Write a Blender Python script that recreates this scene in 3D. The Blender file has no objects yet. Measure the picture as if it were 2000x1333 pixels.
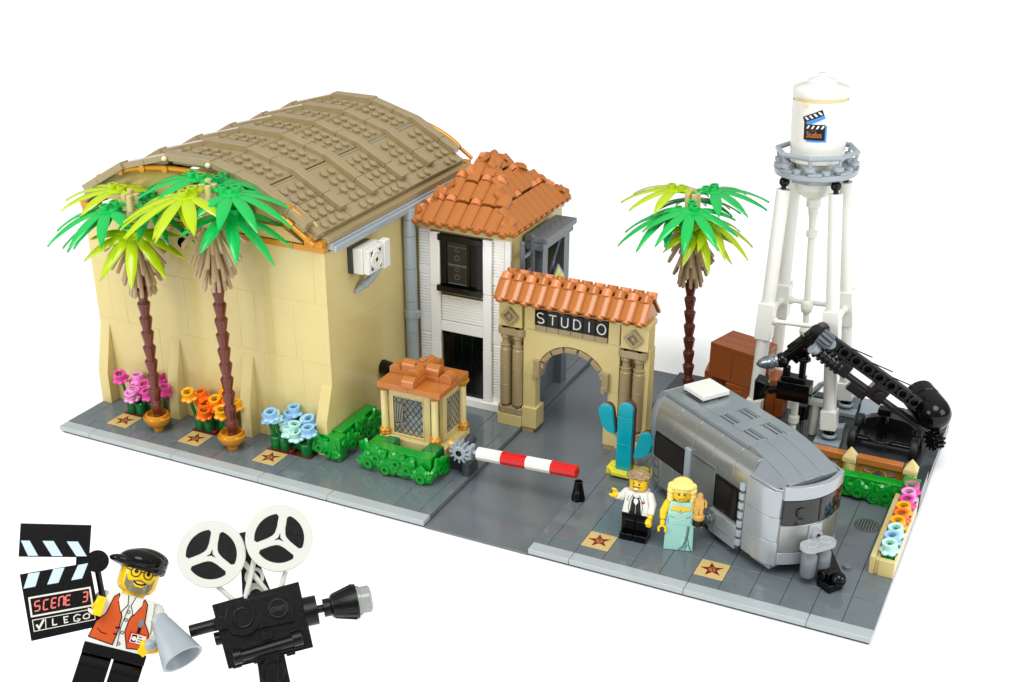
import bpy, math, random
import numpy as np
from mathutils import Matrix, Vector
from mathutils.geometry import tessellate_polygon
random.seed(7)
PI=math.pi
S=bpy.context.scene
COL=S.collection
# ---------------------------------------------------------------- camera
CX,CY,FPX=1033.19,776.90,2490.87
CP=Vector((71.1145,-66.3842,47.1531))
RR=Vector((0.90771807,0.41938586,0.01278271));UU=Vector((-0.19376943,0.39198288,0.89933466));FF=Vector((-0.37215764,0.81881922,-0.4370741))
cam=bpy.data.cameras.new('camera');camo=bpy.data.objects.new('camera',cam);COL.objects.link(camo)
m=Matrix.Identity(4)
for i in range(3): m[i][0]=RR[i];m[i][1]=UU[i];m[i][2]=-FF[i];m[i][3]=CP[i]
camo.matrix_world=m
cam.sensor_width=36;cam.lens=FPX/2000*36;cam.shift_x=(1000-CX)/2000;cam.shift_y=(CY-666.5)/2000
cam.clip_start=.5;cam.clip_end=6000
S.camera=camo
# ---------------------------------------------------------------- world and studio lamps
W=bpy.data.worlds.new('World');S.world=W;W.use_nodes=True
nt=W.node_tree;nt.nodes.clear()
tc=nt.nodes.new('ShaderNodeTexCoord');sx=nt.nodes.new('ShaderNodeSeparateXYZ');cr=nt.nodes.new('ShaderNodeValToRGB')
bg=nt.nodes.new('ShaderNodeBackground');wo=nt.nodes.new('ShaderNodeOutputWorld')
nt.links.new(tc.outputs['Generated'],sx.inputs[0]);nt.links.new(sx.outputs['Z'],cr.inputs[0]);nt.links.new(cr.outputs[0],bg.inputs[0]);nt.links.new(bg.outputs[0],wo.inputs[0])
cr.color_ramp.elements[0].position=0.0;cr.color_ramp.elements[0].color=(.42,.42,.43,1)
cr.color_ramp.elements[1].position=.85;cr.color_ramp.elements[1].color=(1,1,1,1)
e=cr.color_ramp.elements.new(.35);e.color=(.5,.51,.52,1)
bg.inputs[1].default_value=.76
def area(name,loc,target,sx_,sy_,power,col=(1,1,1)):
    l=bpy.data.lights.new(name,'AREA');l.shape='RECTANGLE';l.size=sx_;l.size_y=sy_;l.energy=power;l.color=col
    o=bpy.data.objects.new(name,l);COL.objects.link(o);o.location=loc
    o.rotation_euler=(Vector(target)-Vector(loc)).to_track_quat('-Z','Y').to_euler();return o
def sun(name,d,strength,ang,col=(1,1,1)):
    l=bpy.data.lights.new(name,'SUN');l.energy=strength;l.angle=math.radians(ang);l.color=col
    o=bpy.data.objects.new(name,l);COL.objects.link(o);o.rotation_euler=Vector(d).to_track_quat('-Z','Y').to_euler();return o
sun('overhead diffused light',(-.1,.45,-1),1.75,34)
area('softbox front left',(-30,-95,60),(30,10,8),60,60,60000)
area('right fill light',(150,-10,55),(40,12,6),60,60,50000)  # added fill lamp that brightens the right-facing walls
S.view_settings.view_transform='Standard';S.view_settings.look='None';S.view_settings.exposure=0;S.view_settings.gamma=1
S.view_settings.use_curve_mapping=False
S.render.engine='CYCLES'
# ---------------------------------------------------------------- helpers
def lin(c): return tuple(((x/255)/12.92 if x/255<=.04045 else ((x/255+.055)/1.055)**2.4) for x in c)
MATS={}
def plastic(name,rgb,rough=.16,spec=.5,metal=0,trans=0,alpha=1,bump=.02,var=.05,scale=.6):
    m=bpy.data.materials.new(name);m.use_nodes=True;t=m.node_tree;b=t.nodes['Principled BSDF']
    c=lin(rgb)
    n=t.nodes.new('ShaderNodeTexNoise');n.inputs['Scale'].default_value=scale;n.inputs['Detail'].default_value=3
    co=t.nodes.new('ShaderNodeTexCoord');t.links.new(co.outputs['Object'],n.inputs['Vector'])
    r=t.nodes.new('ShaderNodeMix');r.data_type='RGBA'
    r.inputs[6].default_value=tuple(x*(1-var) for x in c)+(1,);r.inputs[7].default_value=tuple(min(1,x*(1+var)) for x in c)+(1,)
    t.links.new(n.outputs['Fac'],r.inputs[0]);t.links.new(r.outputs[2],b.inputs['Base Color'])
    if bump:
        n2=t.nodes.new('ShaderNodeTexNoise');n2.inputs['Scale'].default_value=.9;n2.inputs['Detail'].default_value=1.5
        t.links.new(co.outputs['Object'],n2.inputs['Vector'])
        bp=t.nodes.new('ShaderNodeBump');bp.inputs['Strength'].default_value=.35;bp.inputs['Distance'].default_value=bump
        t.links.new(n2.outputs['Fac'],bp.inputs['Height']);t.links.new(bp.outputs[0],b.inputs['Normal'])
    n3=t.nodes.new('ShaderNodeMapRange');n3.inputs[3].default_value=rough*.75;n3.inputs[4].default_value=rough*1.3
    t.links.new(n.outputs['Fac'],n3.inputs[0]);t.links.new(n3.outputs[0],b.inputs['Roughness'])
    b.inputs['Specular IOR Level'].default_value=spec;b.inputs['Metallic'].default_value=metal
    b.inputs['Transmission Weight'].default_value=trans
    if alpha<1: b.inputs['Alpha'].default_value=alpha
    MATS[name]=m;return m
P=plastic
P('tan',(211,193,130));P('tan2',(216,189,116));P('tan3',(232,212,150));P('dtan',(160,142,104));P('terra',(180,108,46));P('nougat',(214,132,80))
P('brown',(100,42,28));P('rbrown',(160,84,32));P('dbg',(100,109,113),rough=.1,spec=.55);P('road',(99,106,110),rough=.17,spec=.5);P('dark',(56,62,66))
P('lbg',(158,168,173));P('kerb',(166,175,176));P('silver',(162,164,160),rough=.2,metal=.7,spec=.5);P('silver2',(170,176,179),rough=.2,metal=.4);P('silverroof',(140,149,153),rough=.22,metal=.3);P('facade',(246,246,242),var=.01);P('darkglass',(16,18,20),rough=.05,alpha=.9,spec=.7,bump=0)  # facade: white raised in colour to offset weaker light on the house front
P('white',(230,230,222),var=.01);P('offwhite',(226,226,214),var=.01);P('reel',(212,212,202),var=.01);P('char',(26,26,28),rough=.25,spec=.5,bump=0);P('black',(5,5,6),rough=.1,spec=.3);P('rubber',(18,18,19),rough=.5,bump=0)
P('gold',(206,140,28),rough=.25,metal=.2);P('wgold',(206,160,78),rough=.3,metal=.15);P('green',(0,148,38));P('dgreen',(0,112,52));P('pgreen',(14,184,80));P('pgreen2',(12,164,76));P('lime',(178,204,12))
P('pink',(222,72,158));P('lpink',(238,152,212));P('orange',(248,112,16));P('yorange',(252,172,16));P('sky',(150,196,232));P('aqua',(188,230,222))
P('teal',(0,160,174));P('byellow',(232,222,60));P('red',(206,14,12));P('skin',(248,204,0),bump=0);P('hairblond',(250,226,128));P('hairbrown',(152,128,92))
P('dress',(170,224,210),bump=0);P('dressblue',(118,170,222),bump=0);P('dressdk',(70,110,110),bump=0);P('pearl',(150,158,164),rough=.25,metal=.8)
P('starred',(120,26,12),bump=0);P('plaque',(200,174,112));P('soil',(84,32,18));P('vest',(206,84,22),bump=0);P('greybeard',(120,112,84),bump=0);P('lip',(160,20,24),bump=0)
P('scenered',(236,120,110),bump=0);P('paleblue',(204,222,238),bump=0);P('blue',(60,140,224),bump=0);P('bronze',(218,120,40),bump=0);P('brow',(120,84,20),bump=0);P('grass',(60,60,40))
P('redglow',(150,40,16));P('steelline',(150,150,148),rough=.3,metal=.6);P('ltblock',(140,152,158),rough=.18);P('gasgrey',(110,118,122));P('gantry',(92,100,106));P('skirt',(176,150,112));P('cream',(238,226,190))
P('smoke',(40,34,32),rough=.06,trans=0,alpha=.72,bump=0);P('glass',(225,232,232),rough=.04,alpha=.22,bump=0);P('clear',(200,206,206),rough=.05,alpha=.45,spec=.8,bump=0);P('lensglass',(150,156,150),rough=.05,alpha=.75,spec=.8,bump=0)
WM={}
def setw(o,M): WM[o.name]=M
def thing(name,label,cat,loc=(0,0,0),rot=(0,0,0),scale=1,group=None,M=None):
    o=bpy.data.objects.new(name,None);COL.objects.link(o);o.empty_display_size=.3
    if M is None: M=Matrix.LocRotScale(Vector(loc),__import__('mathutils').Euler(rot),Vector((scale,)*3))
    o.matrix_world=M;setw(o,M.copy());o['label']=label;o['category']=cat
    if group:o['group']=group
    return o
class MB:
    def __init__(s,mat='white'): s.v=[];s.f=[];s.mi=[];s.ms=[];s.T=Matrix.Identity(4);s.use(mat)
    def use(s,mat):
        if mat not in s.ms:s.ms.append(mat)
        s.cur=s.ms.index(mat);return s
    def add(s,vs,fs):
        o=len(s.v);T=s.T
        s.v.extend([T@Vector(p) for p in vs]);s.f.extend([tuple(i+o for i in f) for f in fs]);s.mi.extend([s.cur]*len(fs));return s
    def box(s,a,b,M=None):
        x0,y0,z0=a;x1,y1,z1=b
        if x0>x1:x0,x1=x1,x0
        if y0>y1:y0,y1=y1,y0
        if z0>z1:z0,z1=z1,z0
        vs=[(x0,y0,z0),(x1,y0,z0),(x1,y1,z0),(x0,y1,z0),(x0,y0,z1),(x1,y0,z1),(x1,y1,z1),(x0,y1,z1)]
        if M is not None: vs=[M@Vector(p) for p in vs]
        return s.add(vs,[(0,3,2,1),(4,5,6,7),(0,1,5,4),(1,2,6,5),(2,3,7,6),(3,0,4,7)])
    def prism(s,pts,ax,a,b,M=None):
        # pts 2d; ax 'x':(y,z) 'y':(x,z) 'z':(x,y)
        n=len(pts)
        def mk(p,t): return {'x':(t,p[0],p[1]),'y':(p[0],t,p[1]),'z':(p[0],p[1],t)}[ax]
        area=sum(pts[i][0]*pts[(i+1)%n][1]-pts[(i+1)%n][0]*pts[i][1] for i in range(n))
        if area<0: pts=pts[::-1]
        vs=[mk(p,a) for p in pts]+[mk(p,b) for p in pts]
        if M is not None: vs=[M@Vector(p) for p in vs]
        tr=tessellate_polygon([[Vector((p[0],p[1],0)) for p in pts]]) if n>4 else None
        fs=[]
        up=(b>a)!=(ax=='y')
        if tr is None or convex(pts):
            f0=tuple(range(n));fs+= [f0[::-1],tuple(i+n for i in f0)] if up else [f0,tuple(i+n for i in f0)[::-1]]
        else:
            for t in tr:
                t=list(t);A=[pts[i] for i in t]
                if (A[1][0]-A[0][0])*(A[2][1]-A[0][1])-(A[2][0]-A[0][0])*(A[1][1]-A[0][1])<0:t=t[::-1]
                t=tuple(t)
                fs+= [t[::-1],tuple(i+n for i in t)] if up else [t,tuple(i+n for i in t)[::-1]]
        for i in range(n):
            j=(i+1)%n;q=(i,j,j+n,i+n);fs.append(q if up else q[::-1])
        return s.add(vs,fs)
    def cyl(s,p0,p1,r0,r1=None,n=18,caps=True):
        if r1 is None:r1=r0
        p0=Vector(p0);p1=Vector(p1);d=(p1-p0).normalized();u=d.orthogonal().normalized() if abs(d.z)<.999 else Vector((1,0,0));w=d.cross(u)
        vs=[];
        for p,r in ((p0,r0),(p1,r1)):
            for i in range(n):
                a=2*PI*i/n;vs.append(p+r*(math.cos(a)*u+math.sin(a)*w))
        fs=[(i,(i+1)%n,(i+1)%n+n,i+n) for i in range(n)]
        if caps: fs+=[tuple(range(n))[::-1],tuple(range(n,2*n))]
        return s.add(vs,fs)
    def lathe(s,prof,c=(0,0,0),ax=(0,0,1),n=28):
        d=Vector(ax).normalized();u=Vector((1,0,0)) if abs(d.z)>.999 else d.orthogonal().normalized();w=d.cross(u);c=Vector(c)
        vs=[];k=len(prof)
        for r,h in prof:
            for i in range(n):
                a=2*PI*i/n;vs.append(c+d*h+max(r,1e-4)*(math.cos(a)*u+math.sin(a)*w))
        fs=[(q*n+i,q*n+(i+1)%n,(q+1)*n+(i+1)%n,(q+1)*n+i) for q in range(k-1) for i in range(n)]
        return s.add(vs,fs)
    def sph(s,c,r,sc=(1,1,1),n=16,M=None):
        vs=[];m=n//2
        for j in range(m+1):
            for i in range(n):
                th=PI*j/m;a=2*PI*i/n
                p=Vector((math.sin(th)*math.cos(a)*r*sc[0],math.sin(th)*math.sin(a)*r*sc[1],-math.cos(th)*r*sc[2]))
                if M is not None:p=M@p
                vs.append(p+Vector(c))
        return s.add(vs,[(j*n+i,j*n+(i+1)%n,(j+1)*n+(i+1)%n,(j+1)*n+i) for j in range(m) for i in range(n)])
    def tube(s,pts,r,n=8,rs=None):
        pts=[Vector(p) for p in pts];vs=[];u=None;k=len(pts)
        for i,p in enumerate(pts):
            d=(pts[min(i+1,k-1)]-pts[max(i-1,0)]).normalized()
            if u is None:u=d.orthogonal().normalized()
            u=(u-d*u.dot(d)).normalized();w=d.cross(u);rr=rs[i] if rs else r
            for j in range(n):
                a=2*PI*j/n;vs.append(p+rr*(math.cos(a)*u+math.sin(a)*w))
        fs=[(i*n+j,i*n+(j+1)%n,(i+1)*n+(j+1)%n,(i+1)*n+j) for i in range(k-1) for j in range(n)]
        fs+=[tuple(range(n))[::-1],tuple(range((k-1)*n,k*n))]
        return s.add(vs,fs)
    def torus(s,c,R_,r,ax=(0,0,1),n=20,m=8,a0=0,a1=2*PI):
        d=Vector(ax).normalized();u=Vector((1,0,0)) if abs(d.z)>.999 else d.orthogonal().normalized();w=d.cross(u);c=Vector(c)
        full=abs(a1-a0-2*PI)<1e-6;N=n if full else n+1;vs=[]
        for i in range(N):
            a=a0+(a1-a0)*i/n;e=math.cos(a)*u+math.sin(a)*w
            for j in range(m):
                b=2*PI*j/m;vs.append(c+e*(R_+r*math.cos(b))+d*r*math.sin(b))
        fs=[]
        for i in range(n):
            i2=(i+1)%N
            for j in range(m): fs.append((i*m+j,i2*m+j,i2*m+(j+1)%m,i*m+(j+1)%m))
        if not full: fs+=[tuple(range(m)),tuple(range(n*m,(n+1)*m))[::-1]]
        return s.add(vs,fs)
    def stud(s,c,M=None,r=.3,h=.2,n=14):
        c=Vector(c);p1=c+Vector((0,0,h))
        if M is not None:c=M@c;p1=M@p1
        return s.cyl(c,p1,r,r,n)
    def poly(s,pts,mapper):
        # flat printed shape: pts 2d -> mapper(x,y)->3d
        t=tessellate_polygon([[Vector((p[0],p[1],0)) for p in pts]])
        P_=[Vector(p) for p in pts];tris=[]
        for q in t:
            A=[P_[i] for i in q]
            if (A[1]-A[0]).cross(A[2]-A[0])<0:A=A[::-1]
            tris.append(A)
        sub=getattr(s,'sub',0)
        if sub:
            out=[];st=tris
            while st:
                A=st.pop();L=[(A[(i+1)%3]-A[i]).length for i in range(3)];m_=max(L)
                if m_<=sub: out.append(A);continue
                i=L.index(m_);a,b_,c=A[i],A[(i+1)%3],A[(i+2)%3];md=(a+b_)/2;st.append([a,md,c]);st.append([md,b_,c])
            tris=out
        for A in tris: s.add([mapper(p.x,p.y) for p in A],[(0,1,2)])
        return s
    def stroke(s,pts,w,mapper):
        P_=[Vector(p) for p in pts];P2=[P_[0]]
        for p in P_[1:]:
            if (p-P2[-1]).length>1e-5:P2.append(p)
        if len(P2)<2:return s
        closed=(P2[0]-P2[-1]).length<1e-4 and len(P2)>3
        if closed:P2=P2[:-1]
        n=len(P2);Lf=[];Rt=[]
        for i in range(n):
            a=P2[i-1] if (i>0 or closed) else None;c=P2[(i+1)%n] if (i<n-1 or closed) else None;p=P2[i]
            d1=(p-a).normalized() if a is not None else (c-p).normalized();d2=(c-p).normalized() if c is not None else d1
            n1=Vector((-d1.y,d1.x));n2=Vector((-d2.y,d2.x));m_=(n1+n2)
            m_=m_.normalized() if m_.length>1e-3 else n1
            k=min(1.8,1/max(.3,m_.dot(n1)));o=m_*(w/2*k)
            e=Vector((0,0))
            if a is None:e=-d1*w*.15
            if c is None:e=d1*w*.15
            Lf.append(p+o+e);Rt.append(p-o+e)
        for i in range(n if closed else n-1):
            j=(i+1)%n
            s.add([mapper(*Rt[i]),mapper(*Rt[j]),mapper(*Lf[j]),mapper(*Lf[i])],[(0,1,2,3)])
        return s
    def text(s,txt,size,mapper,align='CENTER',offset=0):
        c=bpy.data.curves.new('t','FONT');c.body=txt;c.size=size;c.align_x=align;c.align_y='CENTER';c.offset=offset
        o=bpy.data.objects.new('t',c);COL.objects.link(o)
        dg=bpy.context.evaluated_depsgraph_get();dg.update()
        me=bpy.data.meshes.new_from_object(o.evaluated_get(dg))
        s.add([mapper(v.co.x,v.co.y) for v in me.vertices],[tuple(p.vertices) for p in me.polygons])
        bpy.data.objects.remove(o);bpy.data.curves.remove(c);bpy.data.meshes.remove(me);return s
    def build(s,name,parent=None,bevel=.035,local=False,seg=2,angle=38,kind=None,label=None,cat=None,group=None,origin=None):
        vs=s.v
        if parent is not None and not local:
            Mi=WM[parent.name].inverted();vs=[Mi@v for v in vs]
        if origin is not None: 
            o0=Vector(origin);vs=[v-o0 for v in vs]
        me=bpy.data.meshes.new(name);me.from_pydata([tuple(v) for v in vs],[],s.f)
        for k in s.ms: me.materials.append(MATS[k])
        me.polygons.foreach_set('material_index',s.mi)
        me.polygons.foreach_set('use_smooth',[True]*len(s.f));me.set_sharp_from_angle(angle=math.radians(angle));me.update()
        o=bpy.data.objects.new(name,me);COL.objects.link(o)
        if bevel>0:
            b=o.modifiers.new('bevel','BEVEL');b.width=bevel;b.segments=seg;b.limit_method='ANGLE';b.angle_limit=math.radians(40);b.harden_normals=False;b.use_clamp_overlap=True
        if parent is not None:
            o.parent=parent;setw(o,WM[parent.name])
        elif origin is not None:
            o.location=origin;setw(o,Matrix.Translation(Vector(origin)))
        else: setw(o,Matrix.Identity(4))
        if kind:o['kind']=kind
        if label:o['label']=label
        if cat:o['category']=cat
        if group:o['group']=group
        return o
def convex(p):
    n=len(p);sg=0
    for i in range(n):
        a,b,c=p[i],p[(i+1)%n],p[(i+2)%n];cr=(b[0]-a[0])*(c[1]-b[1])-(b[1]-a[1])*(c[0]-b[0])
        if abs(cr)<1e-9: continue
        if sg==0:sg=cr>0
        elif (cr>0)!=sg:return False
    return True
def copytree(o,M,label=None,group=None):
    c=o.copy();COL.objects.link(c);c.matrix_world=M;setw(c,M.copy())
    if label:c['label']=label
    if group:c['group']=group
    def rec(src,dst):
        for ch in list(src.children):
            d=ch.copy();COL.objects.link(d);d.parent=dst;rec(ch,d)
    rec(o,c);return c
# ---------------------------------------------------------------- setting
gm=P('ground white',(252,252,252),rough=.9,spec=.1,bump=0,var=.0)
MB('ground white').box((-1500,-1500,-.6),(1500,1500,-.17)).build('ground',kind='structure',bevel=0)
b=MB('dark');b.box((0.25,.08,-.16),(15.98,32,-.002));b.box((16.02,.08,-.16),(47.98,32,-.002));b.box((48.02,.08,-.16),(63.9,32,-.002));b.build('base_plate',kind='structure',bevel=.06)
MB('road').box((33.02,.0,-.1),(40.98,31.9,.012)).build('road',kind='structure',bevel=.03)
def kerbs(xs,name):
    b=MB('kerb')
    for a,c in zip(xs[:-1],xs[1:]): b.box((a+.012,0,.0),(c-.012,.985,.4))
    return b.build(name,kind='structure',bevel=.05)
kerbs([0,3,11,19,25,33],'kerb');kerbs([41,44,52,60,64],'kerb')
def tiles(b,x0,x1,y0,y1,z=.4):
    g=.014;dz=random.uniform(-.006,.006);tx=random.uniform(-.0035,.0035);ty=random.uniform(-.0035,.0035)
    cx,cy=(x0+x1)/2,(y0+y1)/2
    M=Matrix.Translation((cx,cy,z-.2+dz))@Matrix.Rotation(tx,4,'X')@Matrix.Rotation(ty,4,'Y')
    b.box((x0-cx+g,y0-cy+g,-.2),(x1-cx-g,y1-cy-g,.2),M)
b=MB('dbg')
xs1=[0,2,4,6,8,10,12,14,16,18,20,22];xs2=[0,1,3,5,7,8,10,12,14,15.5,17,19,20,22]
for a,c in zip(xs1[:-1],xs1[1:]): tiles(b,a,c,1,2)
for a,c in zip(xs2[:-1],xs2[1:]):
    for y0,y1 in ((2,4),(4,6)): tiles(b,a,c,y0,y1)
tiles(b,22,30,1,18)
for y in [1,2,4,6,8,10,12,14,16,18,20,22,24,26,28,30]:
    y1={1:2}.get(y,y+2)
    tiles(b,30,32,y,y1);tiles(b,32,33,y,y1)
tiles(b,22,30,18,32)
b.box((.05,6,0),(22,31.9,.38))
b.build('pavement',kind='structure',bevel=.02)
b=MB('dbg')
ys=[1,2,4,6,8,10,12,14,16.5]
for y,y1 in zip(ys[:-1],ys[1:]):
    tiles(b,41,42,y,y1)
    for x in range(42,64,2):
        if 54<=x<60 and y>=8: continue
        tiles(b,x,x+2,y,y1)
tiles(b,54,60,8,16.5)
b.build('pavement',kind='structure',bevel=.02)
b=MB('dark')
tiles(b,41,48,17,31.8,.36);tiles(b,41,48,16.5,17,.36)
for x in range(48,64,4):
    for y in range(17,32,3): tiles(b,x,min(x+4,64),y,min(y+3,31.9),.36)
b.box((48,16.6,0),(64,17,.36))
b.build('pavement',kind='structure',bevel=.02)
# low wall round the back lot
t=thing('low_wall','dark grey low wall round the back lot behind the camera crane','wall',(57,31.5,.4))
b=MB('dark')
for x0,x1 in ((48.5,52.5),(52.5,56.5),(56.5,60.4),(60.4,63.98)): b.box((x0+.01,31.02,.37),(x1-.01,31.98,.98+.004*(x0%3)))
for y0,y1 in ((20,24),(24,28),(28,31)): b.box((63.05,y0+.01,.37),(63.98,y1-.01,.98))
b.build('wall',t);
b=MB('dark');b.box((63.02,17.1,.37),(63.99,19.95,1.6));b.box((62.9,17.05,1.61),(64.0,19.98,2.0));b.build('wall_end',t)
b=MB('ltblock')
pts=[(29.9,.4),(29.9,.75)]+[(30.3+.7*math.sin(a),.75+.9*(1-math.cos(a))*0+.9*math.sin(a)) for a in [i*PI/16 for i in range(9)]]+[(31,.4)]
b.prism(pts,'x',57.0,59.0);b.build('curved_block',t)
# star plaques
def star(xc,yc,r0=.82,r1=.34,rot=PI/2):
    return [(xc+(r0 if i%2==0 else r1)*math.cos(rot+i*PI/5),yc+(r0 if i%2==0 else r1)*math.sin(rot+i*PI/5)) for i in range(10)]
for (x,y),lab in (((3,2),'tan star tile in the pavement by the left palm, leftmost of the row'),((10,2),'tan star tile in the pavement in front of the orange flowers'),((17,2),'tan star tile in the pavement in front of the blue flowers'),((44,2),'tan star tile in the pavement left of the man in the white jacket'),((52,2),'tan star tile in the pavement to the right of the woman in the dress')):
    t=thing('star_plaque',lab,'floor tile',(x+1,y+1,.4),group='star tiles set in the pavement')
    MB('plaque').box((x+.02,y+.02,.2),(x+1.98,y+1.98,.418)).build('tile',t,bevel=.02)
    b=MB('starred');mp=lambda u,v,Z=.4215:(u,v,Z)
    b.poly(star(x+1,y+1,.84,.33,PI),mp);b.build('star',t,bevel=0)
    b=MB('plaque');c=(x+1,y+1)
    sq=[(.17,.0),(.0,.17),(-.17,0),(0,-.17)]
    b.stroke([(c[0]+.2,c[1]+.05),(c[0],c[1]+.22),(c[0]-.2,c[1]+.05),(c[0]-.17,c[1]-.18),(c[0]+.02,c[1]-.24),(c[0]+.2,c[1]-.14),(c[0]+.2,c[1]+.05)],.03,lambda u,v:(u,v,.4235))
    b.stroke([(c[0]-.2,c[1]+.05),(c[0],c[1]-.05),(c[0]+.02,c[1]-.24)],.03,lambda u,v:(u,v,.4235));b.stroke([(c[0],c[1]-.05),(c[0]+.2,c[1]+.05)],.03,lambda u,v:(u,v,.4235))
    b.build('emblem',t,bevel=0)
# manhole
t=thing('drain_cover','round grey slatted drain cover in the pavement beside the tan planter','drain',(61.1,13.1,.4))
MB('dark').cyl((61.1,13.1,.3),(61.1,13.1,.425),.92,n=40).build('lid',t,bevel=.02)
b=MB('steelline');mp=lambda u,v:(61.1+u,13.1+v,.4285)
for r in (.9,.76): b.stroke([(r*math.cos(i*PI/24),r*math.sin(i*PI/24)) for i in range(49)],.035,mp)
for k in range(-3,4):
    x=k*.2;h=math.sqrt(.74**2-x*x);b.stroke([(x,-h),(x,h)],.045,mp)
b.build('grille',t,bevel=0)
# ---------------------------------------------------------------- sound stage
T=thing('sound_stage','large tan sound stage hall with a barrel roof of dark tan ribs','building',(11,6,.4))
b=MB('tan')
def skin(b,axis,const,a0,a1,z0,z1,rows,seed,th=.35):
    rnd=random.Random(seed);z=z0
    while z<z1-.01:
        h=rnd.choice(rows);h=min(h,z1-z)
        if z1-z-h<.8:h=z1-z
        a=a0
        while a<a1-.01:
            l=rnd.choice([2,3,4,6,1.5]);l=min(l,a1-a)
            if a1-a-l<.9:l=a1-a
            g=.003;d=rnd.uniform(-.003,.003);r=rnd.uniform(-.003,.003);r2=rnd.uniform(-.004,.004)
            if axis=='y': M=Matrix.Translation((a+l/2,const+d,z+h/2))@Matrix.Rotation(r,4,'X')@Matrix.Rotation(r2,4,'Z');b.box((-l/2+g,0,-h/2+g),(l/2-g,th,h/2-g),M)
            else: M=Matrix.Translation((const+d,a+l/2,z+h/2))@Matrix.Rotation(r,4,'Y')@Matrix.Rotation(r2,4,'Z');b.box((-th,-l/2+g,-h/2+g),(0,l/2-g,h/2-g),M)
            a+=l
        z+=h
skin(b,'y',6,0,22,.4,16.4,[2.4,3.6,4.8],3);skin(b,'x',22,6.36,28.5,.4,16.4,[3.6,4.8,6],5)
b.box((.06,6.2,.4),(21.7,28.4,16.3))
b.build('wall',T,bevel=.006,seg=1)
for i,x in enumerate((0,7,14,21)):
    h=[7.2,7.2,7.2,6.0][i]
    b=MB('tan');x0=x+.02;x1=x+.98
    b.prism([(5.0,.4),(6.0,.4),(6.0,h),(5.0,3.2)],'x',x0,x1);b.build('buttress',T,bevel=.03)
b=MB('gold')
for x0,x1 in ((-.1,4),(4,8),(8,12),(12,16),(16,19.4),(19.4,22.05)): b.box((x0+.01,5.9,16.42),(x1-.01,6.5,16.86))
b.box((20.5,5.75,16.87),(22.0,6.6,17.3));b.box((-.05,5.75,16.87),(1.4,6.6,17.3));b.build('cornice',T,bevel=.03)
PR=[(-10.75,17.85),(-6.05,20.55),(-1.95,21.72),(1.95,21.72),(6.05,20.55),(10.75,17.85)]
def zr(x):
    x-=11
    for (a,za),(c,zc) in zip(PR[:-1],PR[1:]):
        if a<=x<=c: return za+(zc-za)*(x-a)/(c-a)
    return 17.4
top=[]
for i in range(31):
    x=.35+21.3*i/30;a=(x-11)/10.9;top.append((x,17.1+4.3*math.sqrt(max(0,1-abs(a)**2.15))))
b=MB('tan2')
b.prism([(p[0],p[1]-.45) for p in top if p[1]-.5>16.95],'y',6.4,6.7);
b.box((3.5,6.0,16.9),(18.5,6.34,17.9));b.prism([(18.51,16.9),(20.3,16.9),(18.51,17.9)],'y',6.0,6.34);b.prism([(3.49,16.9),(3.49,17.9),(1.7,16.9)],'y',6.0,6.34)
b.build('gable',T,bevel=.02)
b=MB('gold')
b.tube([(p[0],5.75,p[1]-.35) for p in top[1:-1]],.24,10)
for i in range(3,28,3): b.cyl((top[i][0],5.72,top[i][1]-.35),(top[i][0],5.4,top[i][1]-.35),.28,n=12)
b.cyl((19.0,5.35,18.95),(21.6,5.35,17.15),.2,n=10);b.cyl((19.4,5.35,18.67),(19.9,5.35,18.32),.34,n=10);b.box((20.9,5.2,17.31),(21.4,6.2,17.7))
b.build('gable_truss',T,bevel=.02)
b=MB('gold');b.tube([(p[0],28.9,p[1]-.3) for p in top[1:-1]],.24,10);b.box((21.2,28.3,16.6),(22.4,29.2,17.2));b.cyl((20.7,29.2,18.6),(22.0,29.2,17.7),.16,n=10);b.box((21.2,28.4,17.21),(21.9,29.2,17.6));b.build('gable_truss',T,bevel=.02)
R_=MB('dtan');Y0,Y1=5.4,28.75
ribY=[5.4+4.46*i for i in range(6)];ribs=[]
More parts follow.
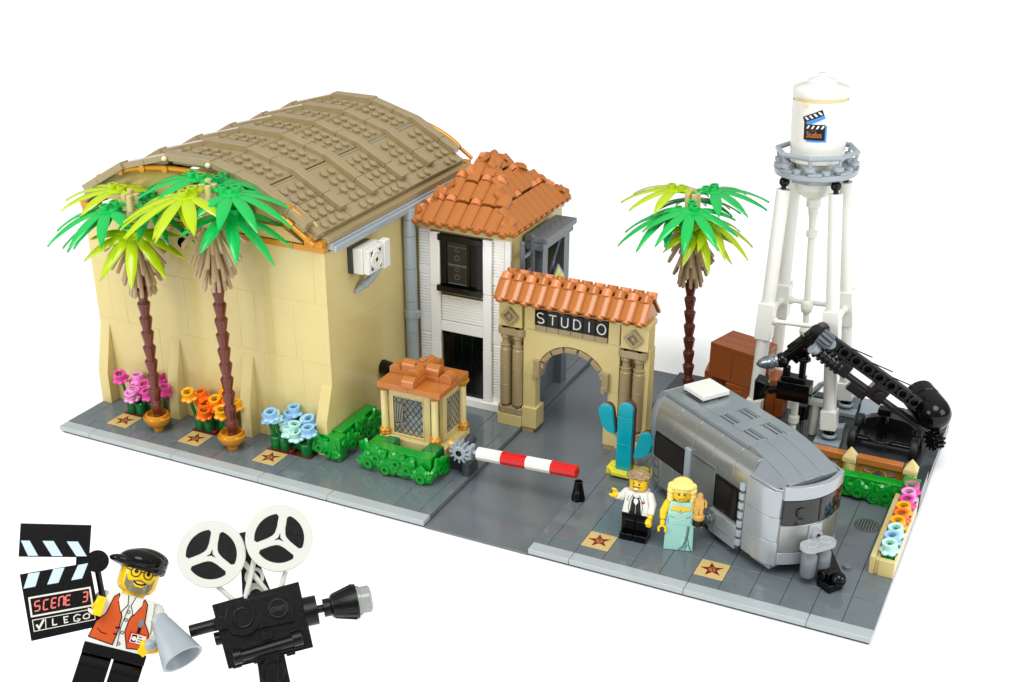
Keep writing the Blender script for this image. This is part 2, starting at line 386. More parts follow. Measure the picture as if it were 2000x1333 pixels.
for k in range(5):
    p=(11+PR[k][0],PR[k][1]);q=(11+PR[k+1][0],PR[k+1][1])
    dx,dz=q[0]-p[0],q[1]-p[1];Lc=math.hypot(dx,dz);ang=math.atan2(dz,dx)
    M=Matrix.Translation((p[0],0,p[1]))@Matrix.Rotation(-ang,4,'Y')
    low=k in(0,4);e0=.0 if k!=0 else .0
    for j,y in enumerate(ribY[:-1]):
        ya,yb=y+1.0,ribY[j+1]
        if low: c=[0.02,1.15,Lc/2+(.4 if j%2 else -.2),Lc-.25] if k==0 else [.25,Lc/2+(.4 if j%2 else -.2),Lc-1.15,Lc-.02]
        elif k==2: c=[.25,Lc-.25]
        else: c=[.25,Lc*.55,Lc-.25]
        for c0,c1 in zip(c[:-1],c[1:]): R_.box((c0+.012,ya-.46,-.34),(c1-.012,yb+.46,0.008*((j+int(c0))%2)),M)
        rows=5 if low else 4 if k!=2 else 3
        cols=3 if (low and j in(0,2)) or j==2 else 2
        sp=.96
        r0=(.55 if k==0 else Lc-.5-sp*(rows-1)-.0 if k==4 else (Lc-sp*(rows-1))/2)
        cy=(ya+yb)/2+(.28 if cols==2 else 0)
        if k==4: r0=Lc-.45-sp*(rows-1)
        for r in range(rows):
            for ci in range(cols): R_.stud((r0+sp*r,cy+(ci-(cols-1)/2)*1.0,0),M,r=.31,h=.24,n=14)
        if cols==2 and not low: # smooth tile beside the rib
            R_.box((.4,ya+.02,.01),(Lc-.4,ya+.5,.16),M)
    if low: R_.box((0.0 if k==0 else Lc-.95,Y0+.2,-.6),(.95 if k==0 else Lc,Y1,-.36),M)
    for j,y in enumerate(ribY):
        rb=MB('dtan');st=-.12 if low else .08
        if k==0: c=[.9,2.6,Lc+.1]
        elif k==4: c=[-.1,Lc-2.6,Lc-.9]
        elif k==2: c=[-.12,Lc+.12]
        else: c=[-.05,Lc*.5,Lc+.05]
        for c0,c1 in zip(c[:-1],c[1:]): rb.box((c0+.014,y+st,-.05),(c1-.014,y+1.0+st,.40+(.1 if low or k==2 else 0)),M)
        ribs.append(rb)
    if k<4:
        for dxx in (-.19,.17): R_.cyl(tuple(M@Vector((Lc+dxx,Y0+.3,-.08))),tuple(M@Vector((Lc+dxx,Y1-.3,-.08))),.11,n=8)
for sg in (1,-1): R_.box((11+sg*9.8,6.3,17.1),(11+sg*11.3,28.3,17.5))
roof=R_.build('roof',T,bevel=.02,seg=1)
for rb in ribs: rb.build('rib',roof,bevel=.035)
for x in (9.05,12.95):
    for y in (5.35,28.9): MB('cream').sph((x,y,21.85),.2).build('ridge_knob',roof,bevel=0)
b=MB('lbg');b.box((22.02,6.4,16.6),(22.5,27.9,17.08));b.box((22.51,6.42,16.5),(22.8,27.9,16.95));b.build('gutter',T,bevel=.04)
b=MB('tan');b.cyl((9.6,5.98,15.4),(9.6,5.75,15.4),1.25,n=36);b.build('wall_disc',T,bevel=.04)
MB('black').cyl((9.6,5.76,15.4),(9.6,5.6,15.4),.42,n=16).build('vent_hole',T,bevel=.02)
# air conditioner
ac=MB('white');ac.box((22.45,9.0,14.0),(23.25,11.6,15.95));ac.box((23.27,9.1,14.03),(23.75,11.15,15.92));ac.box((23.27,11.2,13.9),(23.85,12.05,16.05))
aco=ac.build('air_conditioner',T,bevel=.05)
MB('dark').box((22.0,8.95,13.95),(22.44,11.5,15.95)).build('backing',aco)
cy,cz,cx_=10.15,14.97,23.77
b=MB('offwhite');b.torus((cx_,cy,cz),.66,.09,(1,0,0),24,8);b.torus((cx_,cy,cz),.26,.09,(1,0,0),18,8)
for a in range(5):
    an=a*2*PI/5+.3;b.cyl((cx_,cy+.26*math.cos(an),cz+.26*math.sin(an)),(cx_,cy+.66*math.cos(an),cz+.66*math.sin(an)),.08,n=8)
b.build('fan_grille',aco,bevel=0)
b=MB('dark')
for a in range(4):
    an=a*PI/2+PI/4;c=(cy+.78*math.cos(an),cz+.78*math.sin(an));b.box((cx_-.03,c[0]-.16,c[1]-.18),(cx_-.005,c[0]+.16,c[1]+.18))
b.cyl((cx_,cy,cz),(cx_+.08,cy,cz),.13,n=12);b.build('fan_slot',aco,bevel=0)
b=MB('lbg');b.tube([(22.05,9.7,12.2),(22.3,10.0,12.5),(22.8,10.6,13.0),(23.4,11.2,13.9)],.22,10,rs=[.16,.26,.3,.2]);b.sph((22.6,10.3,12.8),.36,(1,.9,1));b.build('bracket',aco,bevel=0)
b=MB('black');b.cyl((22.0,13.3,4.6),(23.1,13.0,4.6),.62,n=24);b.cyl((22.3,13.2,4.0),(22.3,13.2,2.2),.2,n=12);b.build('wall_lamp',T)
b=MB('lbg')
zs=[.4,1.4,3.9,6.3,9.0,11.8,14.5,15.9,16.7]
for z0,z1 in zip(zs[:-1],zs[1:]): b.cyl((22.55,17.2,z0+.015),(22.55,17.2,z1-.015),.5,n=24)
b.box((22.0,16.95,7.6),(23.25,17.45,8.15));b.cyl((22.55,17.2,7.55),(22.55,17.2,8.2),.56,n=24);b.build('drainpipe',T,bevel=.025)
# ---------------------------------------------------------------- white and tan house
H=thing('studio_house','white fronted studio house with orange tile roof between the hall and the arch','building',(27,18,.4))
b=MB('tan')
skin(b,'x',31,18.1,28,.4,15.1,[1.2,2.4],11,.3);b.box((22.3,18.35,.4),(30.7,27.9,15.1))
b.box((22.3,17.75,15.12),(31.2,28.1,15.5));b.box((30.4,18.0,15.51),(31.02,28.0,15.95));b.build('wall',H,bevel=.012,seg=1)
b=MB('facade')
# grooved bricks : columns of thin ridges
def groove(x0,x1,z0,z1):
    z=z0;i=0
    while z<z1-.12:
        b.box((x0+.01,17.98,z+.02),(x1-.01,18.3,z+.2));z+=.25
    b.box((x0+.01,18.05,z0),(x1-.01,18.34,z1))
X0=22.9
for z0,z1 in ((1.6,6.2),(7.4,11.2),(12.0,15.1)): groove(X0,24.0,z0,z1);groove(29.5,30.5,z0,z1)
groove(24.9,28.9,7.5,9.7)
for z0,z1 in ((6.2,7.4),(11.2,12.0),(.4,1.6)): b.box((X0,17.98,z0+.01),(24.0,18.3,z1-.01));b.box((29.5,17.98,z0+.01),(30.5,18.3,z1-.01))
b.box((24.9,17.95,6.55),(28.9,18.3,7.45));b.box((24.8,17.95,15.02),(28.9,18.3,15.12))
b.box((22.9,17.5,.4),(30.9,18.0,1.05));b.box((30.52,17.98,.4),(31.0,18.3,15.1))
b.build('siding',H,bevel=.02,seg=1)
for x0,x1,y in ((24.02,24.9,17.75),(28.75,29.5,17.72)):
    b=MB('facade')
    for z0,z1 in ((1.1,5.6),(5.6,10.4),(10.4,14.95)): b.box((x0,y,z0+.01),(x1,18.0,z1-.01))
    b.build('pilaster',H)
w=MB('black')
w.box((24.95,17.8,10.6),(25.5,18.1,14.7));w.box((28.15,17.8,10.6),(28.72,18.1,14.7));w.box((24.8,17.6,14.35),(28.74,18.1,14.85));w.box((24.75,17.45,10.15),(28.74,18.1,10.62))
w.box((25.5,17.95,10.62),(28.2,18.3,14.4));w.box((27.35,17.85,10.62),(27.55,18.0,14.4));wf=w.build('window',H)
b=MB('darkglass');b.box((25.55,17.9,10.7),(27.3,17.94,14.3));b.build('pane',wf,bevel=0)
b=MB('gasgrey')
for z in (10.9,12.5):
    b.torus((26.4,17.88,z+.5),.2,.02,(0,1,0),20,6);b.torus((26.4,17.88,z+1.15),.15,.015,(0,1,0),16,6);b.box((25.6,17.87,z-.1),(27.25,17.89,z-.05));b.box((25.6,17.87,z+1.4),(27.25,17.89,z+1.43))
b.build('pane_detail',wf,bevel=0)
b=MB('black');b.box((25.0,18.0,1.1),(28.75,18.3,6.5))
for x in (25.9,26.7,27.6): b.box((x,17.93,1.2),(x+.12,18.02,6.4))
b.build('door',H,bevel=.03)
# faceted roof tiles
def rtile(b,p,q,w,h=.55,knob=True,mat='terra'):
    # half-octagonal tile from p (eave) up to q
    p=Vector(p);q=Vector(q);d=(q-p).normalized();s=d.cross(Vector((0,0,1))).normalized();u=s.cross(d).normalized()
    prof=[(-w/2,0),(-w/2,h*.52),(-w*.26,h*.8),(w*.26,h*.8),(w/2,h*.52),(w/2,0)]
    b.use(mat);n=6;vs=[c+s*a+u*hh for c in (p,q) for a,hh in prof]
    fs=[(i,(i+1)%n,(i+1)%n+n,i+n)[::-1] for i in range(n)]+[tuple(range(n)),tuple(range(n,2*n))[::-1]]
    b.add(vs,fs)
    if knob: b.cyl(p+u*h*.22-d*.2,p+u*h*.22+d*.1,w*.3,n=16)
apex=Vector((26.9,23.2,19.5));ev=15.75
rf=MB('terra');rnd=random.Random(4)
corn=[Vector((22.5,17.3,ev-.1)),Vector((31.3,17.3,ev-.1)),Vector((31.3,28.6,ev-.1)),Vector((22.5,28.6,ev-.1))]
ap0=apex-Vector((0,0,.3))
rf.add([*corn,ap0],[(0,1,4),(1,2,4),(2,3,4),(3,0,4),(3,2,1,0)])
def slope(pA,pB,n,flip=False):
    for i in range(n):
        t=(i+.5)/n;e=pA.lerp(pB,t);e=e+Vector((0,0,.1))
        # limit by hips
        m_=1-abs(2*t-1)
        mid=(pA+pB)/2;dirup=(apex-mid);L=dirup.length;dn=dirup/L
        l=L*m_*1.0+.7
        l=min(l,L+.1);k=0;pos=-.1;w=(pB-pA).length/n
        while pos<l-.25:
            step=min(2.3 if k==0 else rnd.choice([1.9,2.3]),l-pos)
            lift=Vector((0,0,.34*k))
            lift=Vector((0,0,.18*k))
            rtile(rf,e+dn*pos+lift,e+dn*(pos+step*.97)+lift,w*.99,knob=(k==0))
            pos+=step;k+=1
            if rnd.random()<.45 and pos<l-.3:
                c0=e+dn*(pos-.05)+lift+Vector((0,0,.1));rf.use('nougat');rf.cyl(c0,c0+dn*.5,w*.46,n=16);rf.use('terra');pos+=.35
slope(corn[0],corn[1],8);slope(corn[1],corn[2],11);slope(corn[2],corn[3],8);slope(corn[3],corn[0],10)
# hip caps
for c in corn:
    a=c+Vector((0,0,.45));d=(apex+Vector((0,0,.35))-a)
    for k in range(5):
        p=a+d*(k/5+.02);q=a+d*((k+1)/5-.02);rf.use('nougat' if k%2 else 'terra')
        if (c-corn[1]).length>1e-3: rf.cyl(p,q,.34,.3,n=14)
rf.use('terra').cyl(apex+Vector((-.3,0,-.1)),apex+Vector((.3,.3,.5)),.4,n=14)
rf.build('roof',H,bevel=.03)
# side gantry door
g=MB('gantry');g.box((31.3,20.0,14.55),(33.2,26.0,15.0));g.box((31.4,20.0,13.9),(32.9,26.0,14.5));g.box((31.2,20.6,.4),(32.6,21.6,13.88));g.box((31.2,24.9,.4),(32.6,26.0,13.88));g.box((31.2,21.7,3.8),(31.8,24.8,4.3));g.box((31.15,18.6,.4),(31.9,24.9,3.7))
go=g.build('loading_door',H)
b=MB('gantry');b.cyl((31.9,21.6,13.4),(31.9,24.9,5.0),.2,n=10);b.cyl((31.9,24.9,13.4),(31.9,21.6,5.0),.2,n=10);b.cyl((31.9,22.0,9),(32.3,24.7,13.6),.14,n=8);b.box((31.5,21.6,7.6),(31.7,24.9,8.6));b.build('brace',go)
b=MB('ltblock');M=Matrix.Translation((32.65,23.4,10.4))@Matrix.Rotation(PI/4,4,'X');b.box((0,-1.0,-1.0),(.12,1.0,1.0),M);s_=b.build('sign',go,bevel=.02)
b=MB('byellow');b.box((.121,-.82,-.82),(.13,.82,.82),M);b.use('black')
for k in range(9):
    a=k*2*PI/9+.2;pt=[(.35*math.cos(a-.1),.35*math.sin(a-.1)),(.85*math.cos(a),.85*math.sin(a)),(.35*math.cos(a+.1),.35*math.sin(a+.1))]
    b.poly([(p*1,q*1) for p,q in pt],lambda u,v:M@Vector((.134,max(-.8,min(.8,u)),max(-.8,min(.8,v)))))
b.build('burst_mark',s_,bevel=0)
L=thing('ladder','dark grey wall ladder hanging on the tan side wall beside the grey loading door','ladder',(31.9,19.2,9))
b=MB('gantry');
for y in (18.2,20.1): b.cyl((31.95,y,8.5),(31.95,y,14.9),.2,n=12);b.sph((31.95,y,14.95),.22)
b.build('rail',L,bevel=0)
for z in (9.6,11,12.4,13.8): MB('gantry').box((31.85,18.2,z-.14),(32.05,20.1,z+.14)).build('rung',L)
# ---------------------------------------------------------------- entrance arch
A=thing('entrance_arch','tan entrance arch with orange tile roof spanning the road','arch',(37,16.5,0))
b=MB('tan')
cxa,cza,ra=37.1,4.95,2.95
def archpts(xl,xr,zt,r,n=24): 
    pts=[(xl,zt),(xl,cza)]
    pts+=[(cxa-r*math.cos(PI*i/n),cza+r*math.sin(PI*i/n)) for i in range(n+1)]
    return pts+[(xr,cza),(xr,zt)]
b.prism(archpts(33.0,41.0,8.95,3.05),'y',16.3,17.3)
b.box((33.0,16.32,.42),(34.05,17.3,4.95));b.box((40.15,16.32,.42),(41.0,17.3,4.95))
b.box((33.0,16.1,.45),(34.25,17.6,2.2));b.box((39.95,16.1,.45),(41.0,17.6,2.2))
b.box((34,16.35,8.96),(40.05,17.3,11.2));b.box((33.1,16.2,8.97),(34,17.3,11.2));b.box((40.05,16.2,8.97),(40.95,17.3,11.2))
b.box((31.0,16.05,8.9),(32.95,17.5,10.75));b.box((41.1,16.05,8.9),(43.28,17.46,10.75));b.box((30.9,15.95,10.77),(33.08,17.52,11.15));b.box((40.97,15.95,10.77),(43.4,17.52,11.15))
b.box((31.0,16.9,1.3),(33.0,17.5,8.88));b.box((41.02,16.95,.4),(42.88,17.5,8.88));b.box((42.9,16.4,.4),(43.32,17.62,8.87))
for x0,x1 in ((30.95,33.0),(41.02,43.0)): b.box((x0,15.9,.4),(x1,17.3,1.35));
b.build('wall',A,bevel=.025)
b=MB('dtan')
b.box((33.02,16.15,0),(34.0,17.5,.44));b.box((40.0,16.15,0),(40.98,17.5,.44));b.build('footing',A)
for k in range(7):
    b=MB('dtan');a0=PI*(.04+k*.1314);a1=PI*(.04+(k+1)*.1314-.02)
    pts=[(cxa-2.62*math.cos(a0),cza+2.62*math.sin(a0)),(cxa-2.62*math.cos(a1),cza+2.62*math.sin(a1)),(cxa-3.02*math.cos(a1),cza+3.02*math.sin(a1)),(cxa-3.02*math.cos(a0),cza+3.02*math.sin(a0))]
    b.prism(pts,'y',16.18,17.28);b.build('arch_stone',A)
for x in (34.0,39.75):
    b=MB('dtan');b.box((x,15.95,5.0),(x+.5,17.2,6.5));b.box((x-.05,15.9,4.8),(x+.3,16.4,5.4));b.cyl((x+.5 if x<35 else x,16.4,5.9),(x+.75 if x<35 else x-.25,16.4,5.9),.26,n=14);b.build('bracket',A)
for x in (31.0,41.05):
    for z0,z1 in ((8.2,8.75),(1.36,1.95)):
        cap=MB('dtan')
        cap.box((x+.25,15.95,z0),(x+1.75,16.95,z1));cap.cyl((x+.3,16.4,z0),(x+.3,16.4,z1),.48,n=20);cap.cyl((x+1.7,16.4,z0),(x+1.7,16.4,z1),.48,n=20)
        cap.build('capital' if z0>5 else 'column_base',A,bevel=.03)
    for dx in (.45,1.5):
        b=MB('dtan')
        zz=[1.96,2.3,4.0,5.6,7.2]
        b.lathe([(0,1.96),(.3,1.96),(.3,2.2),(.45,2.2),(.45,3.88),(.43,3.9),(.45,3.92),(.45,5.4),(.43,5.42),(.45,5.44),(.45,6.9),(.4,6.95),(.4,7.2),(.45,7.25),(.3,7.3),(.3,7.8),(.42,7.9),(.42,8.2),(0,8.2)],(x+dx,16.4,0),n=24)
        b.build('column',A,bevel=0)
for x in (31.95,42.15):
    b=MB('dtan');M=Matrix.Translation((x,16.05,9.82))@Matrix.Rotation(PI/4,4,'Y')
    for bx in (((-.55,-.28,-.55),(.55,0,-.33)),((-.55,-.28,.33),(.55,0,.55)),((-.55,-.28,-.33),(-.33,0,.33)),((.33,-.28,-.33),(.55,0,.33)),((-.33,-.06,-.33),(.33,0,.33))): b.box(*bx,M=M)
    b.cyl((x,16.05,9.82),(x,15.85,9.82),.16,n=12);b.build('diamond_ornament',A,bevel=.03)
b=MB('dtan')
for i in range(6): b.box((34+i+.01,16.12,8.97),(35+i-.01,16.34,9.4));
b.build('sill',A);b=MB('dtan')
for i in range(6): b.box((34+i+.01,16.2,10.72),(35+i-.01,16.34,11.15))
b.build('lintel',A)
for i,ch in enumerate('STUDIO'):
    b=MB('black');b.box((34+i+.012,16.12,9.45),(35+i-.012,16.345,10.7));lo=b.build('letter_tile',A,bevel=.02)
    b=MB('white');xc=34.5+i;zc=10.08;mp=lambda u,v:(xc+u,16.112,zc+v*.95-.03);q=.1
    def ell(rx,rz,a0,a1,cx=0,cz=0,n=20): return [(cx+rx*math.cos(math.radians(a0+(a1-a0)*k/n)),cz+rz*math.sin(math.radians(a0+(a1-a0)*k/n))) for k in range(n+1)]
    if ch=='S': b.stroke(ell(.27,.215,40,270,0,.215)+ell(.27,.215,90,-140,0,-.215),q,mp)
    if ch=='T': b.stroke([(-.3,.4),(.3,.4)],q,mp);b.stroke([(0,.33),(0,-.42)],q,mp)
    if ch=='U': b.stroke([(-.26,.42),(-.26,-.15)]+ell(.26,.27,180,360,0,-.15)+[(.26,.42)],q,mp)
    if ch=='D': b.stroke([(-.25,.4)]+ell(.33,.4,90,-90,-.03,0)+[(-.25,-.4),(-.25,.4)],q,mp)
    if ch=='I': b.stroke([(0,.43),(0,-.43)],q,mp)
    if ch=='O': b.stroke(ell(.34,.42,0,360),q,mp)
    b.build('letter',lo,bevel=0)
rf=MB('terra');n=12;wd=12.35/n
rf.prism([(15.4,11.16),(18.2,11.16),(16.8,12.6)],'x',31.0,43.2)
for i in range(n):
    x=30.95+wd*(i+.5)
    rtile(rf,(x,15.3,11.32),(x,16.5,12.6),wd*.99,.5)
    rtile(rf,(x,18.4,11.2),(x,17.1,12.6),wd*.99,.42,knob=False)
    rf.use('nougat' if i%2==0 else 'terra');rf.cyl((x,16.25,12.55),(x,16.7,12.95),wd*.44,n=16)
    rf.use('nougat' if i%2==1 else 'terra');rf.cyl((x+.2,16.95,12.8),(x+.2,17.15,13.3),wd*.42,n=16)
    rf.use('terra')
for k in range(4): rf.box((31.3+k*3.0+.01,16.6,12.95),(31.3+(k+1)*3.0-.01,17.0,13.2))
rf.build('roof',A,bevel=.03)
# ---------------------------------------------------------------- gate kiosk
K=thing('guard_kiosk','small tan guard kiosk with flat orange roof and lattice windows','kiosk',(28.1,9,.4))
b=MB('tan');
for x0,x1,z0,z1 in ((25.3,28,.4,1.3),(28,30.98,.4,1.3),(25.3,27,1.31,2.2),(27,29,1.31,2.2),(29,30.98,1.31,2.2)): b.box((x0+.008,7.05,z0),(x1-.008,11.0,z1))
b.build('base',K)
b=MB('tan')
b.box((25.95,7.5,2.21),(26.3,7.8,6.56));b.box((28.95,7.5,2.21),(29.5,7.8,6.56));b.box((26.3,7.5,2.21),(28.95,7.8,2.35));b.box((26.3,7.5,5.55),(28.95,7.8,6.56))
b.box((30.0,8.0,2.21),(30.4,8.3,6.56));b.box((30.0,10.65,2.21),(30.4,10.95,6.56));b.box((30.0,8.3,2.21),(30.4,10.65,2.7));b.box((30.0,8.3,5.75),(30.4,10.65,6.56))
b.box((25.9,7.8,2.21),(26.2,10.9,6.5));b.box((26.2,10.6,2.21),(30.0,10.9,6.5))
b.build('wall',K)
def lattice(o2,map3,w,h):
    b=MB('glass');b.poly([(0,0),(w,0),(w,h),(0,h)],lambda u,v:map3(u,v,0));b.build('pane',o2,bevel=0)
    b=MB('black');f=lambda u,v:map3(u,v,.012);q=.05
    st=.62
    for sgn in (1,-1):
        k=-8
        while k<16:
            pts=[]
            c=k*st
            # line v = sgn*1.25*u + c clip
            seg=[]
            for i in range(41):
                u=w*i/40;v=sgn*1.3*u+c
                if 0<=v<=h and (u>w*.32 or v<h*.25 or v>h*.8): seg.append((u,v))
                else:
                    if len(seg)>1:b.stroke([seg[0],seg[-1]],q,f)
                    seg=[]
            if len(seg)>1:b.stroke([seg[0],seg[-1]],q,f)
            k+=1
    b.stroke([(0.05,h*.25),(w*.3,h*.32),(w*.36,h*.8),(w*.08,h*.85)],q,f)
    for k in range(3): b.stroke([(w*.06*(k+1),h*.27),(w*.1*(k+1),h*.82)],q,f)
    for r in (.35,.55): b.stroke([(w*.02+r*math.cos(a*PI/16),.02+r*math.sin(a*PI/16)) for a in range(9)],q,f)
    b.stroke([(0.02,0.02),(w-.02,0.02),(w-.02,h-.02),(.02,h-.02),(.02,.02)],q,f)
    b.build('lattice',o2,bevel=0)
b=MB('tan3');
for s0 in ((26.3,2.35,26.36,5.55),(28.89,2.35,28.95,5.55),(26.36,2.35,28.89,2.41),(26.36,5.49,28.89,5.55)): b.box((s0[0],7.46,s0[1]),(s0[2],7.6,s0[3]))
wo_=b.build('window',K,bevel=.01);lattice(wo_,lambda u,v,d:(26.36+u,7.56-d,2.41+v),2.53,3.08)
b=MB('tan3');
for s0 in ((8.3,2.7,8.36,5.75),(10.59,2.7,10.65,5.75),(8.36,2.7,10.59,2.76),(8.36,5.69,10.59,5.75)): b.box((30.3,s0[0],s0[1]),(30.44,s0[2],s0[3]))
wo_=b.build('window',K,bevel=.01);lattice(wo_,lambda u,v,d:(30.36+d,8.36+u,2.76+v),2.23,2.93)
b=MB('ltblock');b.box((27,8.6,2.3),(28.6,10,3.4));b.use('skin').box((28.2,9.2,3.4),(28.5,9.6,4.4));b.use('dbg').box((26.9,9.2,3.4),(27.5,10,4.6));b.build('desk',K)
for x,y in ((25.65,7.4),(29.95,7.4),(30.6,10.6)):
    c=MB('tan3');c.cyl((x,y,2.8),(x,y,6.0),.27,n=18);co=c.build('column',K,bevel=0)
    g=MB('gold');g.lathe([(0,2.2),(.36,2.2),(.42,2.35),(.36,2.5),(.46,2.6),(.36,2.8),(.28,2.85),(0,2.85)],(x,y,0));g.lathe([(0,5.9),(.28,5.9),(.4,6.15),(.52,6.3),(.52,6.42),(0,6.42)],(x,y,0));g.build('capital',co,bevel=0)
r=MB('terra');r.T=Matrix.Translation((0,-.22,.14));xm,ym=28.35,8.8
for x0,x1,y0,y1 in ((25.72,xm,6.5,ym),(xm,31.0,6.5,ym),(25.72,xm,ym,11.1),(xm,31.0,ym,11.1)): r.box((x0+.008,y0+.008,6.44),(x1-.008,y1-.008,6.88))
def hump(x0,x1,y0,y1,z,w,h):
    if abs(x1-x0)>abs(y1-y0): pts=[((y0+y1)/2+w/2*math.cos(PI*i/10),z+h*.4+h*.6*math.sin(PI*i/10)) for i in range(11)]+[((y0+y1)/2-w/2,z),((y0+y1)/2+w/2,z)];r.prism(pts,'x',x0,x1)
    else: pts=[((x0+x1)/2+w/2*math.cos(PI*i/10),z+h*.4+h*.6*math.sin(PI*i/10)) for i in range(11)]+[((x0+x1)/2-w/2,z),((x0+x1)/2+w/2,z)];r.prism(pts,'y',y0,y1)
hump(xm-.5,xm+.5,6.5,7.35,6.885,1.0,.75);hump(xm-.5,xm+.5,7.3,8.4,7.2,1.0,.85);hump(xm-.5,xm+.5,9.3,10.3,7.2,1.0,.85);hump(xm-.5,xm+.5,10.3,11.1,6.885,1.0,.75)
hump(xm+.45,xm+1.55,8.35,9.35,7.2,1.0,.85);hump(xm+1.6,xm+2.6,8.35,9.35,6.885,1.0,.75);hump(xm-1.55,xm-.45,8.35,9.35,7.2,1.0,.85);hump(xm-2.6,xm-1.6,8.35,9.35,6.885,1.0,.75)
r.box((xm-1.6,8.3,6.885),(xm+1.6,9.4,7.25));r.box((xm-.55,7.3,6.885),(xm+.55,10.3,7.3));r.cyl((xm,8.85,7.3),(xm,8.85,8.1),.5,n=20);r.cyl((xm,8.85,8.1),(xm,8.85,8.3),.28,n=16)
r.build('roof',K,bevel=.03)
b=MB('wgold')
b.cyl((30.99,7.9,2.2),(31.4,7.9,2.2),.55,.42,n=20)
for k in range(10):
    a=k*PI/5;b.box((31.35,7.85,2.15),(31.5,7.95,2.7),Matrix.Translation((0,7.9,2.2))@Matrix.Rotation(a,4,'X')@Matrix.Translation((0,-7.9,-2.2)))
b.build('rosette',K)
# barrier
B=thing('barrier_gate','red and white striped barrier arm on a grey gear across the road','barrier',(32.2,7.2,.4))
b=MB('dark');b.box((31.05,7.5,.4),(33.0,8.4,1.4));b.box((32.4,6.9,.4),(33.0,7.5,1.4));b.build('stand',B)
b=MB('lbg');c=Vector((32.45,6.85,2.55))
for k in range(12):
    a=k*PI/6;M=Matrix.Translation(c)@Matrix.Rotation(a,4,'Y');b.prism([(-.1,.45),(.1,.45),(.05,.85),(-.05,.85)],'y',-.45,.35,M)
b.lathe([(.24,-.5),(.52,-.5),(.55,.4),(.24,.4)],c,(0,1,0));b.box((33.05,6.55,2.1),(33.35,7.35,3.1));b.box((32.7,6.6,2.4),(33.1,7.2,2.6));b.box((32.7,6.6,2.8),(33.1,7.2,3.0));b.box((32.7,6.6,2.05),(33.1,7.2,2.2));b.build('gear',B)
b=MB('black');b.cyl((32.45,6.33,2.55),(32.45,7.6,2.55),.25,n=16);b.build('axle',B)
b=MB('dark');b.cyl((32.5,7.5,2.7),(32.5,8.4,2.9),.42,n=20);b.build('motor',B)
MB('lbg').cyl((33.3,6.95,2.58),(33.9,6.96,2.62),.18,n=14).build('arm_joint',B,bevel=0)
p0=Vector((33.75,6.95,2.6));p1=Vector((41.6,7.0,2.95))
for k in range(4):
    a=p0.lerp(p1,k/4);c2=p0.lerp(p1,(k+1)/4);MB('white' if k%2==0 else 'red').cyl(a,c2,.5,n=10).build('arm_segment',B,bevel=.03,angle=20,label='white arm segment' if k%2==0 else 'red arm segment')
C=thing('barrier_rest','small black cone under the red tip of the barrier arm','cone',(41.55,7.45,.4))
b=MB('black');b.lathe([(0,.41),(.5,.41),(.5,.7),(.47,.75),(.3,1.75),(.3,1.95),(.2,1.95),(.2,1.7),(0,1.7)],(41.55,7.45,0));b.build('cone',C,bevel=.02)
MB('dbg').box((41.02,6.95,.4),(42.0,7.95,.46)).build('base',C,bevel=.02)
# ---------------------------------------------------------------- hedges
def leafcl(M,mat='green',s=1.0,rot=0):
    b=MB(mat);b.T=M
    for k,a in enumerate((90,25,155)):
        a=math.radians(a+rot);L=.95*s
        N=6;vs=[];fs=[]
        for i in range(N+1):
            t=i/N;w=.48*s*math.sin(PI*min(1,.18+t*.82))**.7 if i<N else .01
            x=L*t;z=.12+.1*math.sin(PI*t)
            for j,(wy,zz) in enumerate(((-w,z-.1),(-w*.5,z+.07),(0,z-.0),(w*.5,z+.07),(w,z-.1))): 
                vs.append((x*math.cos(a)-wy*math.sin(a),x*math.sin(a)+wy*math.cos(a),zz))
        for i in range(N):
            for j in range(4): q=i*5+j;fs.append((q,q+5,q+6,q+1))
        b.add(vs,fs)
    b.lathe([(0,0),(.42*s,0),(.42*s,.12),(.3*s,.16),(.3*s,.34),(.16*s,.34),(.16*s,.18),(0,.18)],(0,0,0),n=20)
    return b
def orient(p,n,up=(0,0,1),rot=0):
    n=Vector(n).normalized();u=Vector(up);x=u.cross(n).normalized();y=n.cross(x)
    M=Matrix(((x.x,y.x,n.x,p[0]),(x.y,y.y,n.y,p[1]),(x.z,y.z,n.z,p[2]),(0,0,0,1)));return M@Matrix.Rotation(rot,4,'Z')
def hedge(label,loc,boxes,clusters,studs=(),dbox=()):
    t=thing('hedge',label,'hedge',loc,group='bright green brick hedges')
    b=MB('green')
    for a,c in boxes:b.box(a,c)
    for c,n in studs: b.cyl(c,Vector(c)+Vector(n)*.2,.3,n=14)
    b.use('dgreen')
    for a,c in dbox:b.box(a,c)
    b.build('block',t)
    for c,n,r in clusters: leafcl(orient(c,n,rot=r),s=1.15).build('leaf_cluster',t,bevel=0,angle=50)
hedge('bright green hedge along the right side of the tan hall',(22.3,7,.4),[((21.0,4.85,.7),(22.6,5.8,2.3)),((22.4,4.6,.5),(23.3,5.6,2.4)),((22.1,5.6,1.2),(22.95,10.6,2.5)),((22.12,5.6,.4),(22.8,10.6,1.2))],
 [((21.5,4.8,1.3),(0,-1,0),.4),((22.3,4.7,1.1),(-.1,-1,0),-.5),((21.0,4.9,1.7),(-.3,-1,0),.9),((23.2,6.2,1.3),(1,-.2,0),.2),((23.2,7.6,1.9),(1,0,0),-.6),((23.2,8.4,1.2),(1,0,0),.5),((23.2,9.7,1.7),(1,0,0),0),((23.3,9.9,1.0),(1,0,0),.7)],
 [((22.95,6.9,1.9),(1,0,0)),((22.95,8.9,2.0),(1,0,0)),((23.3,5.1,1.9),(1,0,0))])
